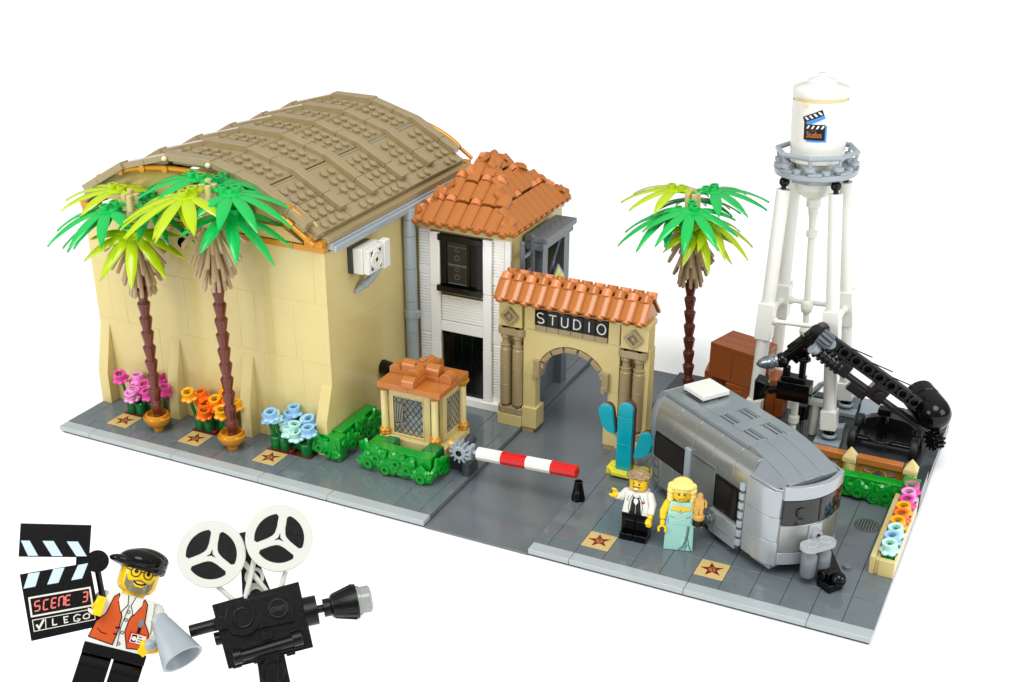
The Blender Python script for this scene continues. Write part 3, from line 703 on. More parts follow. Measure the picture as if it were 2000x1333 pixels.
hedge('bright green hedge in front of the guard kiosk',(28.4,4.9,.4),[((25.7,4.7,1.5),(31.0,5.6,2.5)),((25.8,4.75,.4),(30.9,5.6,1.5)),((30.0,4.68,.5),(31.02,5.64,2.55)),((25.3,5.4,.4),(26.3,6.8,2.3))],
 [((25.9,4.62,1.1),(0,-1,0),.3),((27.4,4.55,.95),(0,-1,0),-.2),((28.3,4.6,1.6),(0,-1,0),.6),((29.2,4.6,1.3),(0,-1,0),0.9),((30.4,4.5,.9),(0,-1,0),.1),((26.6,4.6,1.7),(0,-1,0),-.9),((31.15,5.4,1.4),(1,0,0),.3),((31.1,6.2,1.1),(1,0,0),-.8),((25.5,5.0,1.8),(-.6,-1,0),0)],
 [((27.0,4.7,2.1),(0,-1,0)),((28.6,4.7,2.15),(0,-1,0)),((29.5,4.7,2.1),(0,-1,0))],[((29.7,5.7,1.8),(30.9,7.0,2.5)),((26.3,5.7,.4),(27.2,6.9,2.4))])
hedge('bright green hedge below the gold fence behind the trailer',(60.5,16.7,.4),[((57.0,16.45,.5),(59.6,17.3,2.2)),((59.62,16.45,.5),(62.7,17.3,2.2)),((62.72,16.3,.9),(63.8,17.35,2.6))],
 [((58.2,16.4,1.4),(0,-1,0),.5),((59.7,16.35,1.1),(0,-1,0),0),((61.7,16.3,1.3),(0,-1,0),.8),((60.8,16.4,.9),(0,-1,0),-1.2),((62.3,16.35,.8),(0,-1,0),2.5),((57.3,16.3,1.1),(0,-1,0),0)],
 [((60.6,16.45,1.75),(0,-1,0)),((62.2,16.45,1.75),(0,-1,0)),((58.6,16.45,1.8),(0,-1,0)),((58.9,16.45,.9),(0,-1,0))])
# ---------------------------------------------------------------- flowers
def bloom(b,c,tilt=(0,0)):
    T0=b.T.copy();b.T=T0@Matrix.Translation(Vector(c))@Matrix.Rotation(tilt[0],4,'X')@Matrix.Rotation(tilt[1],4,'Y')@Matrix.Scale(1.32,4)
    for k in range(6):
        a=k*PI/3;b.sph((.33*math.cos(a),.33*math.sin(a),.0),.2,(1,1,.6),n=10)
    b.lathe([(0,-.12),(.34,-.12),(.4,0),(.34,.12),(.34,.22),(.38,.3),(.38,.48),(.3,.5),(.22,.46),(.22,.25),(0,.25)],(0,0,0),n=20)
    b.use('dgreen');b.sph((0,0,.3),.13,n=8);b.T=T0
def flower_plant(loc,label,mats,hts,group):
    t=thing('flower_plant',label,'flowers',loc,group=group)
    x,y,z=loc;b=MB('dgreen');b.lathe([(0,0),(.42,0),(.45,.1),(.5,.9),(.42,1.0),(0,1.0)],loc,n=20)
    tips=[]
    for k,h in enumerate(hts):
        a=k*2*PI/len(hts)+hash(label)%7*0+x;dx,dy=.72*math.cos(a),.62*math.sin(a)
        tips.append((x+dx,y+dy,z+h));b.tube([(x+dx*.3,y+dy*.3,z+.5),(x+dx*.7,y+dy*.7,z+h*.6),(x+dx,y+dy,z+h)],.13,8)
    b.build('stem',t,bevel=0)
    for k,tp in enumerate(tips):
        bb=MB(mats[k%len(mats)]);bloom(bb,tp,(random.uniform(-.25,.25)+.1,random.uniform(-.2,.2)));bb.build('bloom',t,bevel=0)
for X,mats,nm in ((3.6,('pink','lpink'),'pink'),(10.4,('yorange','orange'),'orange'),(17.6,('sky','aqua'),'pale blue')):
    b=MB('soil');b.box((X-.6,4.02,.2),(X+3.4,5.2,.43));b.stud((X+1.4,4.5,.43));b.build('flower_bed',origin=(X+1.4,4.6,.4),label='brown soil strip under the %s flowers'%nm,cat='flower bed',group='soil strips under the flowers')
    for k,(dx,dy,hts) in enumerate(((0.1,4.7,(2.8,1.7,2.0)),(1.9,5.3,(2.1,2.7,1.8)),(2.9,4.6,(2.4,1.4,2.1)),(0.9,4.75,(1.5,2.2,2.5)))):
        flower_plant((X+dx-.2,dy,.42),'%s brick flowers, %s plant of the cluster by the hall wall'%(nm,('leftmost','rear middle','rightmost','front middle')[k]),mats[::-1] if k in(1,3) else mats,hts,'brick flowers by the hall wall')
# planter
Pn=thing('planter','long tan planter box at the right edge of the base','planter',(63.3,12,.4))
b=MB('tan');b.box((62.95,7.1,.4),(63.98,7.5,1.6));b.box((63.85,7.5,.4),(63.98,16.2,1.7));
for k,(y0,y1) in enumerate(((7.1,10.1),(10.1,13.2),(13.2,16.2))): b.box((62.35,y0+.02,.4),(62.7,y1-.02,1.75));b.box((62.7,y0+.15,.4),(63.0,y1-.1,1.55))
b.build('box',Pn);MB('soil').box((63.0,7.5,.4),(63.84,16.2,1.35)).build('soil',Pn,bevel=.02)
for k,(mt,nm) in enumerate((('aqua','pale aqua'),('sky','sky blue'),('aqua','pale aqua'),('yorange','yellow orange'),('orange','deep orange'),('yorange','yellow orange'),('pink','dark pink'),('lpink','light pink'),('pink','dark pink'))):
    y=8.0+k*1.05;f=thing('flower','%s flower in the tan planter, number %s from the near end'%(nm,('one','two','three','four','five','six','seven','eight','nine')[k]),'flower',(63.4,y,1.4),group='flowers in a row in the planter')
    b=MB('dgreen')
    for q in range(6): a=q*PI/3;b.sph((63.4+.35*math.cos(a),y+.35*math.sin(a),1.62),.22,(1,1,.5),n=10)
    b.cyl((63.4,y,1.35),(63.4,y,1.7),.3);b.build('leaf',f,bevel=0)
    b=MB(mt);bloom(b,(63.4-.05*(k%2),y,1.98),(.1,-.1));b.build('petals',f,bevel=0)
# ---------------------------------------------------------------- palms
def frond(mat,rnd):
    b=MB(mat)
    # centre rib plate from hub outwards along +x
    b.tube([(.15,0,0),(.8,0,.05),(1.9,0,.0)],.2,8,rs=[.16,.2,.3])
    b.sph((1.75,0,.0),.62,(1.35,1.1,.22),n=14);b.sph((1.75,0,-.02),1.0,(.8,.9,.16),n=14)
    for dx,dy in ((1.15,.0),(1.95,.25)): b.lathe([(.36,-.1),(.36,.34),(.2,.34),(.2,.1),(0,.1)],(dx,dy,.12),n=14)
    for k,(ad,L) in enumerate(((-105,3.0),(-70,3.6),(-36,4.0),(-4,4.4),(30,4.1),(64,3.7),(100,3.1))):
        a=math.radians(ad);N=9;vs=[];fs=[];bx,by=1.7+.35*math.cos(a),.4*math.sin(a)
        for i in range(N+1):
            t=i/N;w=.45*(math.sin(PI*min(1,.12+.88*t))**.8) if i<N else .015
            r=L*t;z=-.02-.95*(t**1.8)*L*.36+.1*math.sin(PI*t)
            for wy,zz in ((-w,z-.09),(-w*.55,z+.03),(0,z+.0),(w*.55,z+.03),(w,z-.09),(0,z-.15)):
                vs.append((bx+r*math.cos(a)-wy*math.sin(a),by+r*math.sin(a)+wy*math.cos(a),zz))
        for i in range(N):
            for j in range(6): q=i*6;fs.append((q+j,q+6+j,q+6+(j+1)%6,q+(j+1)%6))
        b.add(vs,fs)
    return b
rnd=random.Random(2)
FRM={}
def palm(label,x,y,z0,zh,fronds,skirt_len,pot=None,lean=(0,0)):
    M=Matrix.Translation((x,y,z0))@Matrix.Rotation(lean[0],4,'X')@Matrix.Rotation(lean[1],4,'Y')
    t=thing('palm_tree',label,'palm tree',M=M,group='brick built palm trees')
    H_=zh-z0
    b=MB('brown');z=0;k=0
    zt=H_-3.6
    while z<zt:
        ph=.2*(k%2);b.T=Matrix.Rotation(ph,4,'Z')
        b.lathe([(0,z),(.36,z),(.36,z+.12),(.33,z+.14),(.5,z+1.0),(.5,z+1.12),(.42,z+1.14),(.42,z+1.22),(0,z+1.22)],n=10);z+=1.2;k+=1
    b.build('trunk',t,bevel=.02,local=True,angle=25)
    b=MB('tan');b.cyl((0,0,zt),(0,0,H_-.2),.42);b.cyl((0,0,H_-2.35),(0,0,H_-1.75),.95,n=24)
    for q in range(4): a=q*PI/2+.6;b.cyl((.42*math.cos(a),.42*math.sin(a),H_-.9),(.42*math.cos(a),.42*math.sin(a),H_+.3+.25*(q==1)),.24,n=12)
    b.build('crown_core',t,bevel=.02,local=True)
    b=MB('skirt')
    b.cyl((0,0,H_-2.6),(0,0,H_-2.27),.9,n=20)
    for tier in range(4):
        zt2=H_-2.45-tier*.85;nn=12;spread=[.78,.56,.36,.2][tier];L=[2.3,2.4,2.5,2.5][tier]
        for q in range(nn):
            a=2*PI*(q+.5*(tier%2))/nn+rnd.uniform(-.12,.12);sp=spread+rnd.uniform(-.06,.06);r0=.62 if tier<2 else .5
            p=Vector((r0*math.cos(a),r0*math.sin(a),zt2));d=Vector((math.cos(a)*math.sin(sp),math.sin(a)*math.sin(sp),-math.cos(sp)))
            b.tube([p,p+d*.3,p+d*L*.95,p+d*L],.12,8,rs=[.1,.14,.15,.1])
    b.build('dead_leaf_skirt',t,bevel=0,local=True)
    for (az,mat,dz,tilt,sc) in fronds:
        if mat not in FRM: o=frond(mat,rnd).build('frond',t,bevel=0,local=True,angle=60);FRM[mat]=o
        else: o=FRM[mat].copy();COL.objects.link(o);o.parent=t
        o.matrix_local=Matrix.Translation((0,0,H_+dz))@Matrix.Rotation(math.radians(az),4,'Z')@Matrix.Rotation(math.radians(tilt),4,'Y')@Matrix.Diagonal((sc,sc,sc,1))
        if mat=='lime': o['label']='lime yellow frond'
    return t
# azimuth: 0=+x right, 90=back, -90 front
palm('left palm with a lime frond at the upper left, in a gold pot',7.45,3.1,1.6,19.3,[(160,'lime',.1,-4,1),(-125,'pgreen',-.35,8,1),(8,'pgreen2',-.5,10,.85),(70,'pgreen2',-.2,6,1),(-52,'lime',-1.6,22,.95),(190,'pgreen2',-1.0,14,.95)],4)
palm('tallest palm, standing in a gold pot before the hall',14.6,3.1,1.6,21.0,[(-112,'lime',0,6,1.05),(150,'pgreen',.2,-2,1.05),(88,'pgreen2',.1,0,1),(5,'pgreen',-.1,2,1.05),(-8,'pgreen',-1.1,14,1.05),(210,'lime',-.5,8,1.05),(120,'pgreen2',-1.2,14,.9)],4)
palm('rear palm with dark reddish trunk behind the arch',42.8,28.6,.4,17.3,[(160,'lime',.2,-3,1),(40,'pgreen',.2,-3,1.0),(-75,'pgreen',-.3,10,1),(-145,'pgreen',-1.0,10,1.0),(-10,'lime',-1.4,16,.9),(-50,'lime',-1.6,24,.85),(100,'pgreen2',-.6,4,.95)],4,lean=(0,-.045))
for x,lab in ((7.5,'round gold pot holding the left palm'),(14.62,'round gold pot holding the tallest palm')):
    b=MB('gold');b.lathe([(0,.42),(.5,.42),(.5,.78),(.62,.82),(1.05,1.15),(1.3,1.6),(1.34,1.85),(1.25,1.9),(1.2,1.82),(1.1,1.95),(1.1,2.15),(1.0,2.2),(.95,2.1),(.92,1.7),(0,1.6)],(x,2.95,0),n=36)
    b.v=[Vector((x+(v.x-x)*.8,2.95+(v.y-2.95)*.8,.42+(v.z-.42)*.83)) for v in b.v];b.build('flower_pot',origin=(x,2.95,.4),label=lab,cat='pot',bevel=0,group='gold pots under the palms',angle=50)
# ---------------------------------------------------------------- cactus prop
C=thing('cactus_prop','flat turquoise cactus prop on a yellow foot beside the arch','cactus',(43.2,12.2,.4))
b=MB('byellow');b.box((41.9,12.0,.62),(45.0,13.2,.95));
for x in (41.9,44.2): b.box((x,12.0,.4),(x+.7,13.2,.62))
b.prism([(41.9,12.2),(42.5,11.5),(44.3,11.5),(45,12.2)],'z',.63,.94);b.cyl((44.6,12.6,.95),(44.6,12.6,1.15),.4,n=20);b.cyl((42.4,12.6,.95),(42.4,12.6,1.15),.4,n=20);b.build('foot',C)
def lobe(x,z,w,h,dep0,dep1,mat,cuts,name,rot=0,pv=None):
    b=MB(mat);zs=[0]+cuts+[h]
    M=Matrix.Identity(4)
    if rot: M=Matrix.Translation((pv[0],0,pv[1]))@Matrix.Rotation(rot,4,'Y')@Matrix.Translation((-pv[0],0,-pv[1]))
    for i,(a,c) in enumerate(zip(zs[:-1],zs[1:])):
        if i<len(zs)-2: b.box((x-w/2,dep0,z+a+.01),(x+w/2,dep1,z+c-.01),M)
        else:
            pts=[(x-w/2,z+a+.01)]+[(x-w/2*math.cos(PI*k/16),z+c-w/2+w/2*math.sin(PI*k/16)) for k in range(17)]+[(x+w/2,z+a+.01)]
            b.prism(pts,'y',dep0,dep1,M)
    return b
lobe(43.2,.95,1.15,5.5,12.0,12.38,'teal',[2.2,4.4],'').build('trunk',C)
lobe(43.25,.9,1.1,5.6,12.4,12.8,'brown',[2.2,4.4],'').build('backing',C)
for sx_,zb,lab in ((-1,4.2,1),(1,2.6,1)):
    for dep0,dep1,mt,nm in ((12.02,12.36,'teal','arm'),(12.42,12.75,'brown','arm_backing')):
        b=MB(mt);r=.55;h0=zb;cx=43.2+sx_*1.35
        pts=[(cx-r*math.cos(PI*k/12),h0+1.3+r*math.sin(PI*k/12)) for k in range(13)]
        low=[(cx+r,h0+.3),(cx+r*.9,h0-.55),(cx-.1,h0-.3),(cx-r*.8,h0+.2)] if sx_<0 else [(cx+r,h0+.2),(cx+.1,h0-.3),(cx-r*.9,h0-.55),(cx-r,h0+.3)]
        b.prism(pts+low,'y',dep0,dep1,Matrix.Translation((cx,0,h0))@Matrix.Rotation(-.18 if sx_<0 else .25,4,'Y')@Matrix.Translation((-cx,0,-h0)));b.build(nm,C)
# ---------------------------------------------------------------- crates
def crate(label,x0,y0,z0,w,d,h,rot):
    t=thing('crate',label,'crate',(x0,y0,z0),(0,0,rot),group='brown wooden prop crates')
    b=MB('rbrown')
    hb=h-.42;nl=3
    for k in range(2): b.box((k*w/2+.012,0,0),((k+1)*w/2-.012,d,hb-.02))
    b.build('box',t,local=True)
    b=MB('rbrown')
    for k in range(nl): b.box((0,k*d/nl+.012,hb),(w,(k+1)*d/nl-.012,h))
    b.build('lid',t,local=True)
crate('large brown crate stacked on top of the smaller crates',44.75,27.6,2.6,4.3,3.4,3.0,-.28)
crate('low brown crate under the large crate, on the left',44.2,28.4,.4,2.3,2.2,2.15,.12)
crate('brown crate under the large crate, behind the water tower leg',46.5,26.8,.4,3.0,2.6,2.15,-.1)
crate('brown crate standing to the right of the stack behind the tower leg',49.9,26.9,.4,1.5,2.2,3.2,0)
b=MB('lbg');b.torus((43.9,28.4,.55),.55,.07,n=24,m=6);b.torus((43.95,28.35,.68),.5,.07,n=24,m=6);b.build('cable_coil',origin=(43.9,28.4,.5),label='small grey coil of cable between the rear palm and the crates',cat='cable',bevel=0)
# ---------------------------------------------------------------- water tower
Mt=Matrix.Translation((52.75,27.35,.4))@Matrix.Rotation(-.045,4,'Y')
TW=thing('water_tower','tall white water tower with a clapperboard emblem on its tank','water tower',M=Mt)
b=MB('white');b.lathe([(0,20.6),(1.5,20.6),(1.5,21.5),(2.0,21.5),(2.03,23.8),(2.03,26.0),(1.9,26.02),(1.9,26.1),(0,26.1)],n=48)
tank=b.build('tank',TW,bevel=.02,local=True)
b=MB('white');b.lathe([(0,26.25),(2.02,26.25),(2.05,26.3),(2.05,26.75),(1.95,26.88),(1.5,27.05),(1.05,27.15),(1.03,27.3),(.9,27.42),(.34,27.6),(.3,27.62),(.3,27.86),(0,27.86)],n=48);b.build('lid',TW,bevel=.02,local=True)
b=MB('tan3');b.cyl((0,0,26.03),(0,0,26.28),1.94,n=40);b.box((-.35,-2.06,25.7),(.1,-1.9,26.0),Matrix.Rotation(.5-.75,4,'Z'));b.build('rim',TW,local=True)
# emblem on the tank, facing the camera side
fa=math.atan2(CP.y-27.35,CP.x-52.75)-.12
def tmap(d,z0=24.0,R0=2.035):
    return lambda u,v:((R0+d)*math.cos(fa+u/R0),(R0+d)*math.sin(fa+u/R0),z0+v)
def rect(x0,y0,x1,y1,n=6): return [(x0+(x1-x0)*i/n,y0) for i in range(n+1)]+[(x0+(x1-x0)*(n-i)/n,y1) for i in range(n+1)]
def rotp(pts,c,a): return [(c[0]+(x-c[0])*math.cos(a)-(y-c[1])*math.sin(a),c[1]+(x-c[0])*math.sin(a)+(y-c[1])*math.cos(a)) for x,y in pts]
b=MB('blue');b.sub=.16;ES=1.12
rect=lambda x0,y0,x1,y1,n=0:[(x0,y0),(x1,y0),(x1,y1),(x0,y1)]
def em(d): 
    f=tmap(d);return lambda u,v:f(u*ES,v*ES+.15)
b.poly(rect(-.55,-.82,.78,.25),em(.006));b.poly(rotp(rect(-.6,.18,.72,.5),(-.62,.3),.42),em(.006))
b.use('black');b.poly([(-.72,-.7),(.66,-.7),(.66,.33),(-.58,.33),(-.6,.5),(-.74,.5)],em(.012));b.poly(rotp(rect(-.72,.42,.66,.8),(-.7,.42),.40),em(.014))
b.use('white')
for k in range(4):
    x=-.56+k*.31;b.poly([(x,.05),(x+.13,.05),(x+.25,.26),(x+.12,.26)],em(.02));b.poly(rotp([(x+.08,.5),(x+.22,.5),(x+.1,.73),(x-.04,.73)],(-.7,.42),.40),em(.02))
b.use('bronze').text('Studios',.42,lambda u,v:em(.02)(u*.8-.03,v*1.3-.35))
b.use('brow').text('LEGO',.15,lambda u,v:em(.02)(u-.1,v-.06))
b.build('emblem',tank,bevel=0,local=True)
TZ=Matrix.Translation((0,0,.75));b=MB('lbg');b.T=TZ;b.lathe([(1.6,19.75),(3.0,19.75),(3.1,19.85),(3.1,20.2),(1.6,20.2)],n=36)
for k in range(8): a=k*PI/4+.2;b.box((-.5,2.6,20.2),(.5,3.12,20.38),Matrix.Rotation(a,4,'Z'))
for k in range(16): a=k*PI/8+.1;b.cyl((2.65*math.cos(a),2.65*math.sin(a),20.2),(2.65*math.cos(a),2.65*math.sin(a),20.52),.34,n=14)
b.lathe([(0,19.2),(2.0,19.2),(2.1,19.74),(0,19.74)],n=8);b.build('platform',TW,local=True,bevel=.03)
b=MB('lbg');b.T=TZ
for k in range(8):
    a=k*PI/4+.05;a2=a+PI/4;p=(2.95*math.cos(a),2.95*math.sin(a),21.45);q=(2.95*math.cos(a2),2.95*math.sin(a2),21.45)
    b.cyl(p,q,.19,n=12);b.cyl((p[0]*.95,p[1]*.95,20.4),p,.12,n=8);b.sph(p,.2);b.lathe([(0,20.5),(.42,20.5),(.42,20.75),(.2,20.8),(.16,21.0),(0,21.0)],(p[0]*.92,p[1]*.92,0),n=14)
b.build('railing',TW,local=True,bevel=0)
b=MB('offwhite');b.sph((0,0,20.0),1.6,(1,1,1.0),n=16);b.build('bowl',TW,local=True,bevel=0,angle=10)
b=MB('offwhite');b.lathe([(0,.2),(.45,.2),(.45,.6),(.28,.7),(.28,1.6),(.5,1.75),(.5,2.2),(.28,2.3),(.28,7.2),(.4,7.3),(.48,7.8),(.3,8.1),(.24,8.2),(.24,9.2),(.42,9.4),(.5,9.8),(.42,10.2),(.26,10.3),(.26,15.4),(.4,15.5),(.42,15.9),(.26,16.0),(.26,16.8),(.36,17.3),(.4,17.8),(.56,17.9),(.56,18.5),(0,18.5)],n=18)
b.build('riser_pipe',TW,local=True,bevel=0)
legs={}
for sx_ in (-1,1):
    for sy in (-1,1):
        f=Vector((3.05*sx_,3.05*sy,1.1));tp=Vector((1.95*sx_,1.75*sy,19.5));d=tp-f
        b=MB('white');b.cyl(f,tp,.52,n=24)
        for s0,s1,w in ((0,.085,.6),(.36,.52,.62)):
            M=Matrix.Translation(f)@Vector((0,0,1)).rotation_difference(d.normalized()).to_matrix().to_4x4();L=d.length
            b.box((-w,-w,s0*L),(w,w,s1*L),M)
        b.build('leg',TW,local=True,bevel=.05)
        MB('black').sph(f-d*.015,.42).build('foot_ball',TW,local=True,bevel=0);b=MB('black');b.sph(tp+d*.03,.4);b.cyl(tp,tp+d*.06,.2);b.build('leg_joint',TW,local=True,bevel=0)
        legs[sx_,sy]=(f,d)
for a_,c_ in (((-1,-1),(1,-1)),((-1,1),(1,1)),((-1,-1),(-1,1)),((1,-1),(1,1))):
    p=legs[a_][0]+legs[a_][1]*.44;q=legs[c_][0]+legs[c_][1]*.44;n_=(q-p).normalized()
    b=MB('white');b.cyl(p,q,.19,n=12);b.cyl(p+n_*.5,p+n_*.9,.3,n=14);b.cyl(q-n_*.9,q-n_*.5,.3,n=14);b.build('cross_bar',TW,local=True,bevel=.02)
for sx_,sy,lab in ((-1,-1,'grey block under the front left leg of the water tower'),(1,-1,'grey block under the front right leg of the water tower'),(-1,1,'grey block under the rear left leg of the water tower'),(1,1,'grey block under the rear right leg of the water tower')):
    p=Mt@Vector((3.05*sx_,3.05*sy,0));x,y=p.x,p.y
    b=MB('ltblock');b.box((x-1,y-1,.4),(x+1,y+1,.75));b.prism([(x-1,.76),(x+1,.76),(x+1,1.9 if sx_>0 else 1.3),(x-1,1.3 if sx_>0 else 1.9)],'y',y+.15,y+1);b.torus((x,y,1.1),.5,.16,(0,0,1),20,8)
    b.build('anchor_block',origin=(x,y,.4),label=lab,cat='footing',group='grey leg blocks of the tower')
# valve post and control stand near tower
b=MB('offwhite');b.lathe([(0,.4),(.4,.4),(.4,.7),(.25,.8),(.25,1.6),(.42,1.8),(.42,2.3),(.28,2.4),(.28,3.6),(0,3.6)],(53.0,23.9,0),n=16);b.box((52.4,23.75,2.9),(53.0,24.05,3.5))
b.build('valve_post',origin=(53,23.9,.4),label='short white pipe post behind the trailer and under the hanging film camera',cat='pipe',bevel=.02)
V=thing('control_stand','white stand with a tilted printed panel under the water tower','control stand',(54.3,25.2,.4))
b=MB('offwhite');b.cyl((54.3,25.2,.4),(54.3,25.2,3.1),.3,n=16);b.cyl((54.9,25.4,.4),(54.9,25.4,1.9),.2,n=12);b.box((53.8,24.9,3.0),(55,25.6,3.4));b.build('post',V)
Mp=Matrix.Translation((54.2,25.1,4.3))@Matrix.Rotation(.6,4,'Y')@Matrix.Rotation(-.3,4,'Z')
MB('white').box((-.1,-.75,-1.0),(.1,.75,1.0),Mp).build('panel',V);
b=MB('blue');b.box((.101,-.5,-.6),(.108,.5,.3),Mp);b.use('black');b.box((.109,-.3,-.4),(.114,.3,-.1),Mp);b.build('panel_print',V,bevel=0)
b=MB('black');b.cyl((53.4,24.9,1.8),(53.4,24.9,3.0),.55,n=20);b.build('drum',V)
b=MB('rubber');b.tube([(53.5,24.6,1.9),(53.6,24.2,1.1),(53.9,23.7,.6),(54.6,23.5,.5),(55.3,24.0,.5),(55.8,24.6,.55)],.13,8);b.build('hose',origin=(54.5,24,.4),label='black hose curling on the dark ground under the tower',cat='hose',bevel=0)
# ---------------------------------------------------------------- fence
F=thing('ornate_fence','low fence of gold scroll panels with orange rail and tan pointed posts','fence',(58,17.9,.4))
for x in (50.2,54.4,58.6,62.95):
    b=MB('tan');b.box((x-.55,17.5,.4),(x+.55,18.5,1.0));b.cyl((x,18,1.0),(x,18,2.6),.48,n=24);
    b.box((x-.5,17.5,2.62),(x+.5,18.5,2.95));b.add([(x-.5,17.5,2.96),(x+.5,17.5,2.96),(x+.5,18.5,2.96),(x-.5,18.5,2.96),(x,18,3.75)],[(0,1,4),(1,2,4),(2,3,4),(3,0,4),(3,2,1,0)]);b.build('post',F)
for x0 in (50.8,55.0,59.15):
    x1=x0+3.25;MB('terra').box((x0,17.65,2.65),(x1,18.35,3.15)).build('rail',F)
    b=MB('gold');b.box((x0,17.9,2.35),(x1,18.1,2.63));b.box((x0,17.9,.5),(x0+.25,18.1,2.35));b.box((x1-.25,17.9,.5),(x1,18.1,2.35));cx_=(x0+x1)/2
    for sg in (-1,1):
        b.tube([(cx_+sg*1.45,18,.9),(cx_+sg*1.1,18,1.0),(cx_+sg*.7,18,1.5),(cx_+sg*.3,18,2.2),(cx_,18,2.35)],.12,8)
        b.tube([(cx_+sg*1.4,18,2.3),(cx_+sg*1.3,18,1.8),(cx_+sg*.9,18,1.4),(cx_+sg*.4,18,1.0),(cx_,18,.6)],.11,8)
        b.tube([(cx_+sg*.5,18,1.9),(cx_+sg*1.0,18,2.0),(cx_+sg*1.2,18,2.25)],.1,8)
    b.build('scroll_panel',F,bevel=.01)
# ---------------------------------------------------------------- camera crane
G=thing('camera_crane','black camera crane with long boom and round counterweight on a wheeled dolly','crane',(59.7,25.6,.4))
b=MB('char')
b.box((57.9,24.9,1.0),(61.9,26.3,1.35));pts=[(57.9,1.36),(58.2,1.9)]+[(60-2*math.cos(PI*(i+1)/10),1.9+.75*math.sin(PI*(i+1)/10)) for i in range(9)]+[(61.8,1.9),(62.1,1.36)]
b.prism(pts,'y',26.2,27.0);b.cyl((59.7,24.9,1.36),(59.7,24.9,1.55),1.05,n=32);b.build('dolly',G)
for x in (57.6,62.3):
    for y in (24.5,27.0):
        w=MB('rubber');w.lathe([(.45,-.28),(.8,-.28),(.86,-.2),(.86,.2),(.8,.28),(.45,.28)],(x,y,1.25),(1,0,0),n=28);wo2=w.build('wheel',G,bevel=.02)
        r=MB('lbg');r.cyl((x-.22,y,1.25),(x+.22,y,1.25),.45,n=20);r.build('rim',wo2)
for y in (24.5,27.0): MB('black').cyl((57.8,y,1.25),(62.1,y,1.25),.16,n=10).build('axle',G,bevel=0)
b=MB('black');b.cyl((59.7,24.9,1.5),(59.7,24.9,3.5),.42,n=20);b.box((59.2,24.5,3.5),(60.2,25.3,4.0));b.build('column',G)
# boom: in a vertical plane y~24.9..
bA=Vector((54.0,23.0,10.15));bB=Vector((62.95,25.0,4.35));bd=(bB-bA).normalized();ang=math.atan2(-bd.z,math.hypot(bd.x,bd.y))
byv=Vector((0,0,1)).cross(bd).normalized();bzv=bd.cross(byv)
MBm=Matrix(((bd.x,byv.x,bzv.x,bA.x),(bd.y,byv.y,bzv.y,bA.y),(bd.z,byv.z,bzv.z,bA.z),(0,0,0,1)));Lb=(bB-bA).length
b=MB('char')
# upper beam with round holes: rails + rings
b.box((0,-.5,.38),(Lb,.0,.55),MBm);b.box((0,-.5,-.5),(Lb,.0,-.33),MBm)
b.T=MBm;nr=10
for i in range(nr):
    x=.55+i*(Lb-1)/(nr-1);b.lathe([(.3,-.5),(.46,-.5),(.46,0),(.3,0),(.3,-.5)],(x,0,.02),(0,1,0),n=18)
    if i<nr-1: b.box((x+.42,-.3,-.35),(x+.62,-.2,.4))
b.T=Matrix.Identity(4);b.use('black');b.box((0,-.1,-.34),(Lb,-.05,.38),MBm);b.build('boom',G,bevel=.03)
b=MB('char');b.box((1.6,-.6,-1.5),(Lb+1.2,-.3,-1.2),MBm);b.box((1.6,-.1,-1.5),(Lb+1.2,.2,-1.2),MBm);b.cyl(MBm@Vector((1.0,-.2,-1.1)),MBm@Vector((3.2,-.2,-1.25)),.45,n=20)
for k in range(6): b.cyl(MBm@Vector((1.0+k*.42,-.2,-1.12-k*.02)),MBm@Vector((1.2+k*.42,-.2,-1.12-k*.02)),.62,n=22)
b.box((2.9,-.65,-1.6),(4.0,.15,-.5),MBm);b.box((6.0,-.7,-1.7),(7.4,.2,-.45),MBm);b.cyl(MBm@Vector((6.9,-.72,-1.05)),MBm@Vector((6.9,-.95,-1.05)),.4,n=20);b.box((4.6,-.6,-2.2),(6.2,-.1,-1.5),MBm);b.build('lower_boom',G,bevel=.03)
b=MB('lbg');b.cyl(MBm@Vector((1.45,-.5,.02)),MBm@Vector((1.45,-.75,.02)),.4,n=18);b.build('pin',G)
b=MB('lbg');b.cyl(MBm@Vector((1.0,-.35,-1.05)),MBm@Vector((.55,-.55,-1.05)),.5,n=18);b.build('pin',G)
for i in range(4): MB('black').cyl(MBm@Vector((3.0+i*1.9,-.3,.6)),MBm@Vector((4.6+i*1.9,-.3,.95)),.05,n=6).build('wire',G,bevel=0)
cw=Vector((63.4,24.3,4.2));cd=Vector((.55,-.75,-.12)).normalized();c0=cw-cd*2.4
b=MB('black');b.lathe([(0,0),(1.15,0),(1.3,.1),(1.3,1.2),(1.22,1.25),(1.22,1.4),(1.3,1.45),(1.3,2.5),(1.26,2.9),(1.1,3.4),(.8,3.75),(.4,3.95),(0,4.0)],c0+Vector((-.3,.6,.3)),cd,n=36);b.build('counterweight',G,bevel=0,angle=40)
b=MB('black');gc=Vector((63.7,24.2,2.5))
for k in range(12):
    M=Matrix.Translation(gc)@Matrix.Rotation(.9,4,'Z')@Matrix.Rotation(k*PI/6,4,'X');b.box((-.4,-.1,.4),(.4,.1,.78),M)
b.cyl(gc-Vector((.3,.35,0)),gc+Vector((.3,.35,0)),.5,n=16);b.build('gear_wheel',G)
